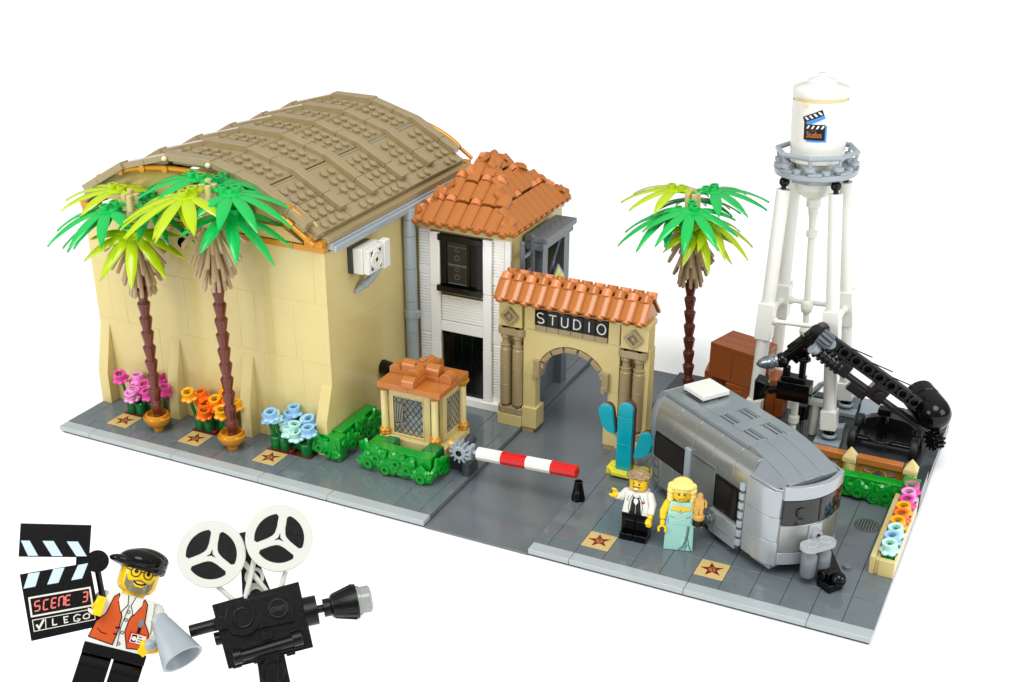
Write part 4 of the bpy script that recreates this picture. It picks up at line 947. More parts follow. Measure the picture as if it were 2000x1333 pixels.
# head arm
e0=Vector((54.35,23.1,10.05));e1=Vector((51.9,22.4,7.5))
b=MB('black');b.cyl(e0+Vector((-.1,-.7,.15)),e0+Vector((.1,.5,.0)),.6,n=20);
dd=(e1-e0);Mq=Matrix.Translation(e0)@Vector((0,0,1)).rotation_difference(dd.normalized()).to_matrix().to_4x4();Lq=dd.length
b.box((-.3,-.35,.2),(.3,.35,Lq),Mq);b.box((-.45,-.25,1.2),(.45,.5,Lq-.9),Mq);b.box((-.5,-.5,.1),(.5,.4,1.1),Mq);b.sph(e1,.6);b.box((-.9,-.3,1.6),(-.3,.3,Lq-.6),Mq);b.build('head_arm',G)
b=MB('dbg')
for k in range(9):
    M=Matrix.Translation((54.9,22.6,9.7))@Matrix.Rotation(ang,4,'Y')@Matrix.Rotation(k*2*PI/9,4,'X');b.box((-.5,-.12,.3),(.5,.12,.62),M)
b.cyl((54.4,22.6,9.95),(55.4,22.7,9.4),.36,n=14);b.build('gear_wheel',G)
sd=Vector((-1,-.25,-.28)).normalized()
b=MB('pearl');b.lathe([(0,-.1),(.5,-.1),(.52,.2),(.46,.25),(.46,.35),(.54,.4),(.54,.75),(.5,.8),(.48,1.1),(.3,1.5),(.08,1.72),(0,1.74)],e1+sd*.25,sd,n=24)
b.build('silver_nozzle',G,bevel=0,angle=50)
# hanging film camera under head arm
FC=thing('film_camera','small black film camera hanging from the crane head above the trailer','camera',(52.9,22.4,4.7))
b=MB('black');b.T=Matrix.Translation((.3,-1.6,.7));b.box((51.5,23.6,3.7),(54.0,24.9,5.2));b.box((51.7,23.8,5.22),(53.5,24.7,5.6));b.build('body',FC)
b=MB('black');b.T=Matrix.Translation((.3,-1.6,.7));b.cyl((51.5,24.1,4.3),(50.8,24.0,4.1),.35,n=16);b.prism([(49.8,3.2),(50.7,3.6),(50.7,4.8),(49.8,5.0)],'y',23.4,24.7);b.build('lens_hood',FC)
b=MB('black');b.T=Matrix.Translation((.3,-1.6,.7));b.cyl((53.2,24.2,5.6),(53.2,24.2,7.3),.26,n=14);b.cyl((53.2,24.2,7.0),(53.2,24.2,7.25),.55,n=8);b.cyl((52.0,24.2,5.6),(52.0,24.2,6.3),.3,n=12);b.torus((53.0,24.2,7.5),.45,.12,(0,1,0));b.build('hanger',FC)
# ---------------------------------------------------------------- trailer
O=Vector((46,10.9,.4));aa=Vector((.82,-.573,0)).normalized();bb=Vector((.573,.82,0)).normalized()
Mc=Matrix(((aa.x,bb.x,0,O.x),(aa.y,bb.y,0,O.y),(0,0,1,O.z),(0,0,0,1)))
CV=thing('travel_trailer','silver grey rounded travel trailer with dark windows','trailer',M=Mc)
def LB(mat='silver'): return MB(mat)
b=LB()
# side wall panels (v=0)
ZB=.8
sl=[-.2,2.0,4.2,6.6,8.8,10.2]
b.box((-.2,0,1.6),(4.0,.3,3.0-.0));
b.box((4.0,.0,2.2),(6.8,.3,5.2))
b.box((-.2,.0,5.05),(6.8,.3,5.35));b.box((6.8,.02,4.9),(9.9,.3,5.35));b.box((9.65,.0,1.0),(10.0,.3,4.9))
b.box((6.5,.02,.5),(9.7,.3,2.4));b.box((4.0,.02,1.6),(5.0,.3,2.2))
pts=[(5.0,2.25)]+[(5.1+1.5*math.sin(a),1.6-1.1*(1-math.cos(a))*.9) for a in [0]]+[]
b.prism([(4.8,2.3),(5.0,1.6),(5.5,1.0),(6.5,.5),(6.9,.5),(6.9,2.3)],'y',.02,.3)
b.box((-.2,5.7,.8),(10.2,6,5.35))
b.box((.1,.3,1.2),(10.0,5.7,5.3))
# rear rounded end
for z0,z1 in ((1.0,3.0),(3.0,5.3)):
    pts=[(-.2,0.0),(-.2,6)]+[(-.2-1.3*math.sin(PI*i/12),3+3*math.cos(PI*i/12)) for i in range(13)]
    b.prism(pts,'z',z0,z1-.01)
b.build('body',CV,local=True,bevel=.03)
# curved lower roof side panels
for side in (0,1):
    for i,(u0,u1) in enumerate(((-.2,2.0),(2.0,4.2),(4.2,6.4),(6.4,8.6),(8.6,10.3))):
        b=MB('silver')
        prof=[(0,5.36)]+[(.95*(1-math.cos(a))+0,5.36+2.1*math.sin(a)) for a in [PI/2*k/8 for k in range(1,9)]]+[(1.4,7.46),(1.4,5.36)]
        if side: prof=[(6-v,z) for v,z in prof]
        b.prism(prof,'x',u0+.012,u1-.012);b.build('roof_side_panel',CV,local=True,bevel=.02)
r=MB('silverroof')
r.box((-.4,1.3,5.5),(8.8,4.7,7.55));
for u0,u1 in ((-.4,2.7),(2.7,5.6),(5.6,8.8)):
    r.box((u0+.01,.9,7.47),(u1-.01,1.75,7.75));r.box((u0+.01,4.25,7.47),(u1-.01,5.1,7.75))
for u0,u1 in ((3.2,4.4),(6.0,6.9),(-.4,.2),(2.5,3.2)): r.box((u0,1.77,7.5),(u1,4.23,7.76))
for u0,u1 in ((4.4,6.0),(6.9,8.8),(.2,2.5)):
    r.box((u0+.01,2.6,7.5),(u1-.01,3.4,7.75))
    for v0,v1 in ((1.77,2.58),(3.42,4.23)): r.box((u0+.01,v0,7.5),(u1-.01,v1,7.7))
# front slope
N=8
prof=[(8.8,7.75)]+[(8.8+4.2*t,7.75-.95*t**1.6) for t in [k/N for k in range(1,N+1)]]+[(13.0,6.5),(8.8,6.4)]
for v0,v1 in ((.95,2.3),(2.3,3.7),(3.7,5.05)): r.prism(prof,'y',v0+.012,v1-.012)
# side slopes of nose
for sd in (0,1):
    f=(lambda v:v) if sd==0 else (lambda v:6-v)
    vs=[(10.3,f(.08),6.4),(10.3,f(.94),7.6),(12.95,f(.94),6.85),(12.6,f(.4),6.5),(10.3,f(.94),6.4),(12.6,f(.94),6.4),(8.8,f(.94),7.72)]
    r.add(vs,[(0,1,2,3),(0,3,5,4),(1,6,2)] if sd else [(3,2,1,0),(4,5,3,0),(2,6,1)])
# rear slope rounded
prof=[(-.4,7.75)]+[(-.4-1.3*math.sin(a),5.3+2.45*math.cos(a)) for a in [PI/2*k/8 for k in range(1,9)]]+[(-.4,5.3)]
r.prism(prof,'y',.9,5.1);ro=r.build('roof',CV,local=True,bevel=.025)
b=MB('silverroof')
for sd in (0,1):
    pts=[(-.4,5.35)]+[(-.4-1.2*math.sin(PI/2*k/8),.95*0+5.35) for k in range(0)]
    c=Vector((-.3,.95 if sd==0 else 5.05,5.33));b.sph(c,1.0,(1.25,.95,2.1),n=20)
b.build('rear_corner',CV,local=True,bevel=0)
for (u0,u1) in ((4.5,5.9),(7.0,8.5),(.4,2.3)):
    for v in (1.93,2.3,3.58,3.95): MB('dark').box((u0,v,7.6),(u1,v+.13,7.715)).build('vent_slot',ro,local=True,bevel=0)
MB('white').box((.2,2.0,7.95),(2.5,4.3,8.3)).build('roof_hatch',CV,local=True);MB('dark').box((.5,2.3,7.7),(2.2,4.0,7.94)).build('hatch_seal',CV,local=True)
# windows
b=MB('black');b.box((-.05,-.03,3.0),(3.65,.25,5.05));w1=b.build('window',CV,local=True,bevel=.04)
b=MB('smoke');b.box((.1,-.05,3.12),(3.5,-.032,4.93));b.build('pane',w1,local=True,bevel=0)
MB('redglow').cyl((2.4,-.035,4.3),(2.4,-.045,4.3),.35,n=16).build('reflection_of_interior_light',w1,local=True,bevel=0) if False else None
b=MB('lbg');b.box((3.7,-.25,1.8),(4.25,0,5.5));b.build('door_jamb',CV,local=True)
b=MB('black');b.box((6.95,-.1,2.5),(9.6,.1,4.95));w2=b.build('window',CV,local=True,bevel=.04)
b=MB('smoke');b.box((7.1,-.13,2.65),(9.3,-.105,4.8));b.build('pane',w2,local=True,bevel=0)
b=MB('silver2');b.box((6.9,-.35,1.3),(9.7,0,2.4));b.box((6.9,-.3,.6),(9.7,0,1.25));b.build('hatch_box',CV,local=True)
b=MB('pearl');b.cyl((7.3,-.36,1.9),(7.3,-.75,1.9),.38,n=20);b.cyl((7.3,-.75,1.9),(7.3,-.9,1.9),.25,n=16);b.build('knob',CV,local=True)
for z in (1.0,1.7,2.4,3.1,3.8,4.5,5.2): MB('lbg').cyl((9.85,-.1,z),(9.85,-.1,z+.45),.24,n=12).build('hinge',CV,local=True)
# printed utility panel
b=MB('silver');b.box((-.15,-.02,.9),(.75,.2,2.98));up=b.build('utility_panel',CV,local=True)
b=MB('black');mp=lambda u,v:(u,-.026,v)
for z0,z1 in ((2.3,2.9),(1.5,2.2),(1.0,1.4)): b.stroke([(.0,z0),(.6,z0),(.6,z1-.15),(.45,z1),(.0,z1),(.0,z0)],.035,mp);b.stroke([(.12,z0+.1),(.14,z0+.14)],.06,mp)
b.build('print',up,local=True,bevel=0)
b=MB('silver');b.box((.76,-.01,.9),(2.2,.2,2.98));b.box((2.22,-.01,1.0),(3.98,.2,2.98));b.build('lower_panel',CV,local=True)
for v in (.6,5.4): MB('rubber').lathe([(0,-.3),(.75,-.3),(.85,-.2),(.85,.2),(.75,.3),(0,.3)],(5.9,v,.85),(0,1,0),n=24).build('wheel',CV,local=True)
MB('black').box((.3,.5,.55),(11.5,5.5,1.15)).build('underbody',CV,local=True)
# nose column segments
for z0,z1 in ((.85,2.6),(2.6,4.4),(4.4,6.35)):
    b=MB('silver2')
    pts=[(10.15,-.12),(11.6,-.1),(12.45,.1),(12.9,.45),(12.9,5.55),(12.45,5.9),(11.6,6.1),(10.15,6.1)]
    b.prism(pts,'z',z0+.01,z1-.01);b.build('nose_panel',CV,local=True)
b=MB('silver2');b.prism([(10.2,.05),(12.5,.25),(12.9,.5),(12.9,5.5),(12.5,5.75),(10.2,5.95)],'z',6.36,6.5);b.build('nose_cap',CV,local=True);b=MB('silver2');b.prism([(10.8,.2),(12.6,.3),(12.4,5),(10.8,5.6)],'z',.5,.85);b.build('nose_sill',CV,local=True)
def bowpts(u,r0,d0,n=14,v0=.55,v1=5.45):
    out=[];
    for i in range(n+1):
        v=v0+(v1-v0)*i/n;t=2*(v-3)/(v1-v0);out.append((u+r0*(1-t*t),v))
    inn=[(p[0]-d0,p[1]) for p in out[::-1]];return out+inn
for z0,z1,u,mt in ((1.0,1.9,13.05,'silver2'),(1.9,3.95,13.05,'silver'),(5.8,6.75,13.1,'silver2')):
    b=MB(mt);b.prism(bowpts(u,.75,.35),'z',z0+.01,z1-.01);b.build('front_panel',CV,local=True,bevel=.03)
b=MB('black');b.prism(bowpts(12.75,.7,.3),'z',3.96,5.79);fw=b.build('front_window',CV,local=True)
b=MB('darkglass');b.prism(bowpts(13.1,.72,.08),'z',4.0,5.75);b.build('pane',fw,local=True,bevel=.01)
b=MB('rubber')
for v in (1.7,4.3):
    t=2*(v-3)/4.9;u=13.12+.72*(1-t*t);b.torus((u,v,4.85),.42,.05,(1,-.0,0),20,6)
b.box((13.05,2.94,4.05),(13.86,3.06,5.7));b.build('window_detail',fw,local=True,bevel=0)
b=MB('silver2');b.box((13.6,2.3,2.2),(13.9,3.3,3.9));b.build('coupler_plate',CV,local=True);b=MB('silver2');b.lathe([(.2,-.1),(.38,-.1),(.38,.25),(.2,.25)],(13.9,2.8,3.1),(1,0,0),n=18);b.lathe([(0,0),(.2,0)],(13.92,2.8,3.1),(1,0,0),n=18);b.build('coupler_ring',CV,local=True,bevel=0)
b=MB('black');b.box((12.2,2.75,.55),(15.2,3.45,1.0));
b.box((0,-.3,0),(2.8,.3,.4),Matrix.Translation((13.0,4.9,.5))@Matrix.Rotation(-.5,4,'Z'));b.box((15.0,2.3,.05),(16.2,3.5,.6));b.box((14.8,2.6,.5),(15.7,3.3,1.15));b.sph((16.1,3.1,.85),.5,n=20);b.cyl((15.2,2.4,.85),(15.2,3.5,.85),.35,n=16);b.build('tow_hitch',CV,local=True)
for v in (1.9,2.95): MB('gasgrey').lathe([(0,.6),(.42,.6),(.52,.75),(.52,2.2),(.42,2.35),(.42,2.65),(0,2.65)],(14.5+.15*(v>2),v,0),n=22).build('gas_bottle',CV,local=True,bevel=0)
b=MB('clear');pts=[(14.55+.62*math.cos(a),1.75+.62*math.sin(a)) for a in [PI+PI*i/12 for i in range(13)]]+[(14.65+.62*math.cos(a),3.1+.62*math.sin(a)) for a in [PI*i/12 for i in range(13)]]
b.prism(pts,'z',2.7,3.0);b.build('bottle_cover',CV,local=True,bevel=.03)
for v in (1.85,3.0): MB('clear').torus((14.6,v,3.03),.36,.04,n=20,m=6).build('bottle_cover_rim',CV,local=True,bevel=0)
b=MB('dbg');b.cyl((61.0,7.1,.4),(61.0,7.1,.62),.3,n=20);b.build('floor_stud',origin=(61,7.1,.4),label='single round grey stud on the pavement right of the trailer hitch',cat='stud',bevel=.03)
# ---------------------------------------------------------------- figures
def hand(b,c,d,mat='skin',up=(0,0,1),r=.24):
    # clip hand: open ring around axis
    b.use(mat);c=Vector(c);d=Vector(d).normalized();b.cyl(c-d*.45,c-d*.1,.17,n=12)
    ax=Vector(up).normalized();u=ax.orthogonal().normalized()
    # choose torus frame so that opening faces d
    x=d-ax*d.dot(ax);x.normalize();y=ax.cross(x);cc=c+x*.2
    N=16;m_=8;vs=[];fs=[]
    for i in range(N+1):
        a=math.radians(48+(312-48)*i/N);e=math.cos(a)*x+math.sin(a)*y
        for j in range(m_):
            q=2*PI*j/m_;vs.append(cc+e*(r+.085*math.cos(q))+ax*.2*math.sin(q))
    for i in range(N):
        for j in range(m_): fs.append((i*m_+j,(i+1)*m_+j,(i+1)*m_+(j+1)%m_,i*m_+(j+1)%m_))
    fs+=[tuple(range(m_)),tuple(range(N*m_,(N+1)*m_))[::-1]];b.add(vs,fs)
def torso(b,mat,z0=1.95,z1=3.62):
    b.use(mat);w0,w1,d0,d1=.95,.70,.5,.44
    b.add([(-w0,-d0,z0),(w0,-d0,z0),(w0,d0,z0),(-w0,d0,z0),(-w1,-d1,z1),(w1,-d1,z1),(w1,d1,z1),(-w1,d1,z1)],[(0,3,2,1),(4,5,6,7),(0,1,5,4),(1,2,6,5),(2,3,7,6),(3,0,4,7)])
def tmapf(d=.015,z0=1.95,z1=3.62): return lambda u,v:(u,-(.5-.06*(v-z0)/(z1-z0))-d,v)
def head(b,z=3.62,mat='skin'):
    b.sub=.12
    b.use(mat);b.lathe([(0,z-.02),(.36,z-.02),(.38,z+.1),(.52,z+.16),(.62,z+.32),(.63,z+.9),(.6,z+1.08),(.48,z+1.18),(.3,z+1.22),(.3,z+1.36),(0,z+1.36)],n=32)
def hm(ang=0,d=.01,z=3.62): return lambda u,v:((.63+d)*math.sin(u/.63+ang),-(.63+d)*math.cos(u/.63+ang),z+.62+v)
def arm(b,mat,sx,pts,rs): b.use(mat).tube(pts,.2,12,rs=rs);b.sph(pts[0],rs[0],n=12);b.sph(pts[1],rs[1]*1.0,n=12)
def legs(b,mat,feet=True):
    b.use(mat);b.box((-.96,-.48,1.6),(.96,.48,1.94))
    for x0 in (-.95,.03):
        b.box((x0,-.45,0.0),(x0+.92,.42,1.35));b.box((x0,-.85,0),(x0+.92,-.4,.5));b.cyl((x0,0,1.3),(x0+.92,0,1.3),.46,n=20)
def ring(r,cx,cy,n=16,ry=None): ry=ry or r;return [(cx+r*math.cos(2*PI*i/n),cy+ry*math.sin(2*PI*i/n)) for i in range(n)]
# man in white tuxedo jacket
def Mfig(x,y,z,face,scale=1,tilt=0): return Matrix.Translation((x,y,z))@Matrix.Rotation(face,4,'Z')@Matrix.Rotation(tilt,4,'X')@Matrix.Scale(scale,4)
b=MB('black');legs(b,'black');torso(b,'white');f=tmapf()
b.use('black').poly([(-.42,1.97),(.42,1.97),(.3,3.0),(.14,3.3),(-.14,3.3),(-.3,3.0)],f)
b.use('white').poly([(-.16,2.9),(0,2.65),(.16,2.9),(.12,3.3),(-.12,3.3)],tmapf(.02))
b.use('black').poly([(-.24,3.32),(0,3.22),(.24,3.32),(.24,3.12),(0,3.2),(-.24,3.12)],tmapf(.03))
b.use('black')
for sg in (-1,1): b.stroke([(sg*.42,1.97),(sg*.5,2.5),(sg*.38,3.1),(sg*.22,3.45)],.035,tmapf(.02));b.stroke([(sg*.5,2.95),(sg*.62,2.95),(sg*.5,3.3)],.03,tmapf(.02))
b.use('lip').poly(ring(.1,.48,2.95),tmapf(.03))
b.use('offwhite');b.stroke([(0,2.0),(0,2.6)],.02,tmapf(.02))
arm(b,'white',-1,[(-.82,0,3.3),(-1.1,-.25,3.0),(-1.3,-.75,3.3)],[.3,.28,.24]);hand(b,(-1.38,-1.0,3.55),(-.2,-.7,.75),up=(1,-.3,0))
arm(b,'white',1,[(.82,0,3.3),(1.08,-.1,2.75),(1.1,-.55,2.2)],[.3,.28,.24]);hand(b,(1.1,-.85,1.9),(0,-1,-.8),up=(1,0,0))
head(b);fm=lambda d=.01:hm(0,d)
b.use('black').poly(ring(.07,-.2,.12),fm());b.poly(ring(.07,.2,.12),fm())
b.use('brow').stroke([(-.34,.28),(-.1,.26)],.06,fm());b.stroke([(.1,.3),(.34,.28)],.06,fm())
b.use('brow').stroke([(-.3,-.12),(-.1,-.07),(0,-.1),(.1,-.07),(.3,-.12)],.08,fm())
b.use('white').poly([(-.2,-.18),(.2,-.18),(.12,-.32),(-.12,-.32)],fm(.012));b.use('black').stroke([(-.22,-.17),(.22,-.17),(.13,-.34),(-.13,-.34),(-.22,-.17)],.03,fm(.015))
b.use('brow').stroke([(-.1,-.42),(.1,-.42)],.06,fm())
Mm=Mfig(47.0,4.75,.42,.05)
o=b.build('person',None,bevel=.04);o.matrix_world=Mm;setw(o,Mm);o['label']='person in a white dinner jacket and black bow tie with one arm raised';o['category']='person'
h=MB('hairbrown')
def scalp(h,z=3.62,r=.7):
    h.sph((0,.06,z+.85),.72,(1.0,1.02,.88),n=24)
h.sph((0,.12,4.62),.72,(1.02,.98,.72),n=24);h.sph((0,.35,4.25),.6,(1.1,.8,1.2),n=20)
for k in range(9): a=-1.2+k*.3;h.sph((.58*math.sin(a),-.45*math.cos(a)-.08,4.85+.08*math.sin(k*2)),.27,(1.1,1.1,.7),n=12)
for sg in (-1,1): h.sph((sg*.6,.1,4.3),.22,(.6,1.4,1.7),n=12)
h.tube([(-.6,-.3,4.95),(-.2,-.55,5.12),(.3,-.5,5.1),(.62,-.1,4.95)],.2,10,rs=[.14,.24,.24,.14])
h.build('hair',o,bevel=0,local=True)
# woman in gown
b=MB('dress');w0=.98
prof=[(-.98,-.55,0),(.98,-.55,0),(.98,.55,0),(-.98,.55,0),(-.92,-.48,1.94),(.92,-.48,1.94),(.92,.48,1.94),(-.92,.48,1.94)]
b.add(prof,[(0,3,2,1),(4,5,6,7),(0,1,5,4),(1,2,6,5),(2,3,7,6),(3,0,4,7)]);torso(b,'dress')
dm=lambda d=.012:(lambda u,v:(u,-(.55-.07*v/1.94 if v<1.95 else .5-.06*(v-1.95)/1.67)-d,v))
b.use('skin').poly([(-.66,3.05),(-.3,3.02),(0,2.85),(.3,3.02),(.66,3.05),(.6,3.35),(-.6,3.35)],dm(.018))
b.use('dressdk').stroke([(-.66,3.04),(-.3,3.02),(0,2.84),(.3,3.02),(.66,3.04)],.03,dm(.02));b.use('pearl').poly(ring(.09,0,3.02),dm(.025))
b.use('dressblue').poly([(-.9,2.0),(-.72,2.1),(-.75,2.5),(-.84,2.6)],dm(.018));b.poly([(.9,2.0),(.84,2.6),(.75,2.5),(.72,2.1)],dm(.018))
b.use('black')
for k,(x0,x1) in enumerate(((.55,.1),(.62,.2),(.68,.35))): b.stroke([(x0-.02,1.9),(x0-.05,1.3),(x0-.15,.7),((x0+x1)/2-.05,.35),(x1-.1,.06)],.03,dm(.02))
b.stroke([(.62,.95),(.68,.5),(.85,.06)],.04,dm(.02));b.stroke([(.6,.5),(.45,.06)],.04,dm(.02))
b.stroke([(-.7,2.65),(-.5,2.52),(-.35,2.52)],.02,dm(.02));b.stroke([(.7,2.65),(.5,2.52),(.35,2.52)],.02,dm(.02))
b.use('dressdk')
for i in range(15):
    for j in range(22):
        u=-.84+i*.12;v=.1+j*.125
        if u>.0+.25*(v) *.0+.15 and v<.9 and u<.75: continue
        q=.016;b.poly([(u-q,v-q),(u+q,v-q),(u+q,v+q),(u-q,v+q)],dm(.016))
arm(b,'skin',-1,[(-.85,0,3.3),(-1.12,-.1,2.7),(-1.15,-.25,2.2)],[.3,.28,.22]);hand(b,(-1.15,-.5,1.75),(0,-.5,-1),up=(.0,1,-.5))
arm(b,'skin',1,[(.82,0,3.3),(1.05,-.15,2.8),(1.15,-.6,2.6)],[.3,.26,.22]);hand(b,(1.2,-1.0,2.55),(0,-1,-.05),up=(0,0,1))
head(b)
for sg in (-1,1):
    b.use('white').poly(ring(.1,sg*.21,.06,12,.07),fm(.01));b.use('black').poly(ring(.06,sg*.2,.06,12),fm(.014));b.stroke([(sg*.1,.08),(sg*.2,.15),(sg*.36,.14)],.045,fm(.015));b.use('brow').stroke([(sg*.1,.2),(sg*.34,.32)],.05,fm(.012))
b.use('lip').poly([(-.17,-.24),(-.06,-.19),(0,-.21),(.06,-.19),(.17,-.24),(.08,-.37),(-.08,-.37)],fm(.012));b.use('white').poly([(-.11,-.25),(.11,-.25),(.06,-.31),(-.06,-.31)],fm(.016))
Mw=Mfig(50.05,4.75,.42,.28)
o=b.build('person',None,bevel=.04);o.matrix_world=Mw;setw(o,Mw);o['label']='person with blond curls in a pale aqua gown holding a gold statuette';o['category']='person'
h=MB('hairblond');h.sph((0,.12,4.6),.76,(1.05,1.0,.8),n=24);h.sph((0,.3,4.2),.66,(1.1,.85,1.25),n=20)
for k in range(7): a=-1.3+k*.43;h.sph((.66*math.sin(a),-.5*math.cos(a)-.02,4.78+.12*math.cos(a*1.3)),.31,(1.1,1,.85),n=14)
for sg in (-1,1):
    for z in (3.75,4.05,4.4): h.sph((sg*.74,.0,z),.32,(.8,1.3,1),n=12)
    h.sph((sg*.7,-.22,4.5),.3,n=12)
h.build('hair',o,bevel=0,local=True)
pt=Mw@Vector((1.2,-1.2,2.55))
t=thing('statuette','gold figure statuette on a round black base held up by the woman','trophy',M=Matrix.Translation(pt)@Matrix.Rotation(.25,4,'Z')@Matrix.Scale(.88,4))
b=MB('wgold');b.lathe([(0,0.5),(.42,.5),(.44,.55),(.44,.85),(.3,.92),(0,.92)],n=24);b.box((-.3,-.2,.92),(-.02,.2,1.5));b.box((.02,-.2,.92),(.3,.2,1.5));b.box((-.36,-.22,1.46),(.36,.22,1.62))
b.add([(-.36,-.22,1.62),(.36,-.22,1.62),(.36,.22,1.62),(-.36,.22,1.62),(-.3,-.2,2.25),(.3,-.2,2.25),(.3,.2,2.25),(-.3,.2,2.25)],[(0,3,2,1),(4,5,6,7),(0,1,5,4),(1,2,6,5),(2,3,7,6),(3,0,4,7)])
for sg in (-1,1): b.tube([(sg*.34,0,2.15),(sg*.48,0,1.9),(sg*.46,-.15,1.6)],.1,8);
b.cyl((0,0,2.2),(0,0,2.62),.22,n=16);b.cyl((0,0,2.6),(0,0,2.72),.12,n=12);b.build('figure',t,local=True)
b=MB('black');b.cyl((0,0,.0),(0,0,.5),.46,n=24);b.build('base',t,local=True)
# ---------------------------------------------------------------- director, clapperboard, megaphone, film camera (nearer the lens)
D0=40.0;K0=D0/FPX
def camM(px,py,D,roll,sc=1.0,yaw=0,pitch=0):
    p=CP+D*FF+RR*((px-CX)*D/FPX)-UU*((py-CY)*D/FPX)
    d=(p-CP).normalized()
    r=RR;y=d;z=r.cross(y);z.normalize();r=y.cross(z)
    M=Matrix(((r.x,y.x,z.x,p.x),(r.y,y.y,z.y,p.y),(r.z,y.z,z.z,p.z),(0,0,0,1)))
    return M@Matrix.Rotation(roll,4,'Y')@Matrix.Rotation(pitch,4,'X')@Matrix.Rotation(yaw,4,'Z')@Matrix.Scale(sc,4)
# director: local origin at hip top z=1.95 -> place at (222,1278)
b=MB('black');legs(b,'black');torso(b,'white');f=tmapf()
b.use('vest')
for sg in (-1,1):
    P1=[(sg*.9,2.1),(sg*.14,2.02) if sg<0 else (sg*.3,2.02),(sg*.1,2.5),(sg*.12,2.9),(sg*.4,3.58),(sg*.52,3.45),(sg*.6,2.9),(sg*.82,2.6)]
    if sg<0:P1=P1[::-1]
    b.poly(P1,tmapf(.014));b.use('black').stroke(P1+[P1[0]],.03,tmapf(.02));b.use('vest')
b.use('black')
for sg in (-1,1): b.stroke([(sg*.05,3.3),(sg*.2,3.02),(sg*.36,3.35)],.025,tmapf(.024));b.stroke([(sg*.05,3.3),(sg*.12,3.6)],.025,tmapf(.024))
b.use('white');
for sg in (-1,1): b.poly([(sg*.06,3.32),(sg*.2,3.05),(sg*.36,3.36),(sg*.36,3.58),(sg*.1,3.58)][::sg],tmapf(.022))
b.use('black')
for z in (2.1,2.45,2.85,3.1): b.stroke(ring(.045,.03,z,10)+[(.075,z)],.02,tmapf(.026))
b.stroke([(0,2.0),(-.06,2.6),(0,3.3)],.02,tmapf(.024))
b.stroke([(-.72,2.4),(-.55,2.3),(-.4,2.3)],.025,tmapf(.024));b.stroke([(-.2,2.55),(-.08,2.57)],.05,tmapf(.024));b.stroke([(-.2,2.35),(-.1,2.37)],.05,tmapf(.024))
b.use('red').poly([(.25,2.2),(.8,2.2),(.8,2.55),(.25,2.55)],tmapf(.026));b.use('white').poly([(.32,2.23),(.78,2.23),(.78,2.5),(.32,2.5)],tmapf(.03))
b.use('black').poly([(.35,2.25),(.5,2.25),(.5,2.48),(.35,2.48)],tmapf(.034));b.stroke([(.55,2.44),(.65,2.44)],.03,tmapf(.034));b.stroke([(.55,2.36),(.68,2.36)],.025,tmapf(.034));b.stroke([(.55,2.29),(.72,2.29)],.025,tmapf(.034));b.use('offwhite').poly(ring(.07,.43,2.36),tmapf(.037))
b.use('black').stroke([(.5,2.55),(.5,2.75)],.1,tmapf(.034));b.use('pearl').poly(ring(.08,.5,2.85,16,.13),tmapf(.037))
arm(b,'white',-1,[(-.82,0,3.3),(-1.0,-.1,2.85),(-.98,-.5,2.95)],[.3,.26,.2]);hand(b,(-.92,-.3,3.1),(-.3,-.4,.3),up=(.25,0,1),r=.16);b.use('skin').box((-.98,-.98,2.75),(-.72,-.3,3.35))
arm(b,'white',1,[(.82,0,3.3),(1.02,0,2.7),(1.02,-.4,2.35)],[.3,.28,.22]);hand(b,(.95,-.9,2.2),(.2,-1,-.2),up=(-.3,.2,1));b.box((.72,-1.5,1.9),(1.0,-1.1,2.55),Matrix.Translation((.86,0,2.2))@Matrix.Rotation(.5,4,'Y')@Matrix.Translation((-.86,0,-2.2)))
head(b);FA=.12
fm2=lambda d=.01:hm(FA,d)
b.use('greybeard').poly([(-.5,.02),(-.44,-.1),(-.36,-.2),(-.18,-.16),(0,-.1),(.18,-.16),(.36,-.2),(.44,-.1),(.5,.02),(.47,-.3),(.3,-.5),(.0,-.56),(-.3,-.5),(-.47,-.3)],fm2(.008))
b.use('skin').poly([(-.2,-.2),(0,-.17),(.2,-.2),(.1,-.34),(-.1,-.34)],fm2(.012))
b.use('black').stroke([(-.18,-.19),(-.06,-.26),(.08,-.26),(.2,-.19)],.05,fm2(.016))
for sg in (-1,1):
    b.use('black').stroke(ring(.15,sg*.2,.1,20)+[(sg*.2+.15,.1)],.03,fm2(.018));b.poly(ring(.065,sg*.19,.12,12),fm2(.016));b.stroke([(sg*.35,.12),(sg*.55,.16)],.04,fm2(.018))
    b.use('greybeard').poly([(sg*.08,.26),(sg*.2,.38),(sg*.22,.34),(sg*.36,.36),(sg*.3,.28)][::sg],fm2(.014))
b.use('black').stroke([(-.06,.13),(.06,.13)],.03,fm2(.018))
Md=camM(228,1262,D0,.245)@Matrix.Translation((0,0,-2.02))
o=b.build('person',None,bevel=.04);o.matrix_world=Md;setw(o,Md);o['label']='person in a black beret and orange vest with grey beard and round glasses';o['category']='person'
h=MB('black')
h.sph((0.0,-.02,4.72),.78,(1.0,1.0,.52),n=28);h.sph((-.45,-.3,4.62),.6,(1.0,.8,.3),n=24);h.lathe([(.66,4.42),(.72,4.45),(.74,4.6),(.6,4.7)],(0.04,0.03,0),n=28);h.sph((.12,.1,4.86),.66,(1.0,1,.5),n=24)
h.build('beret',o,bevel=0,local=True,angle=80)
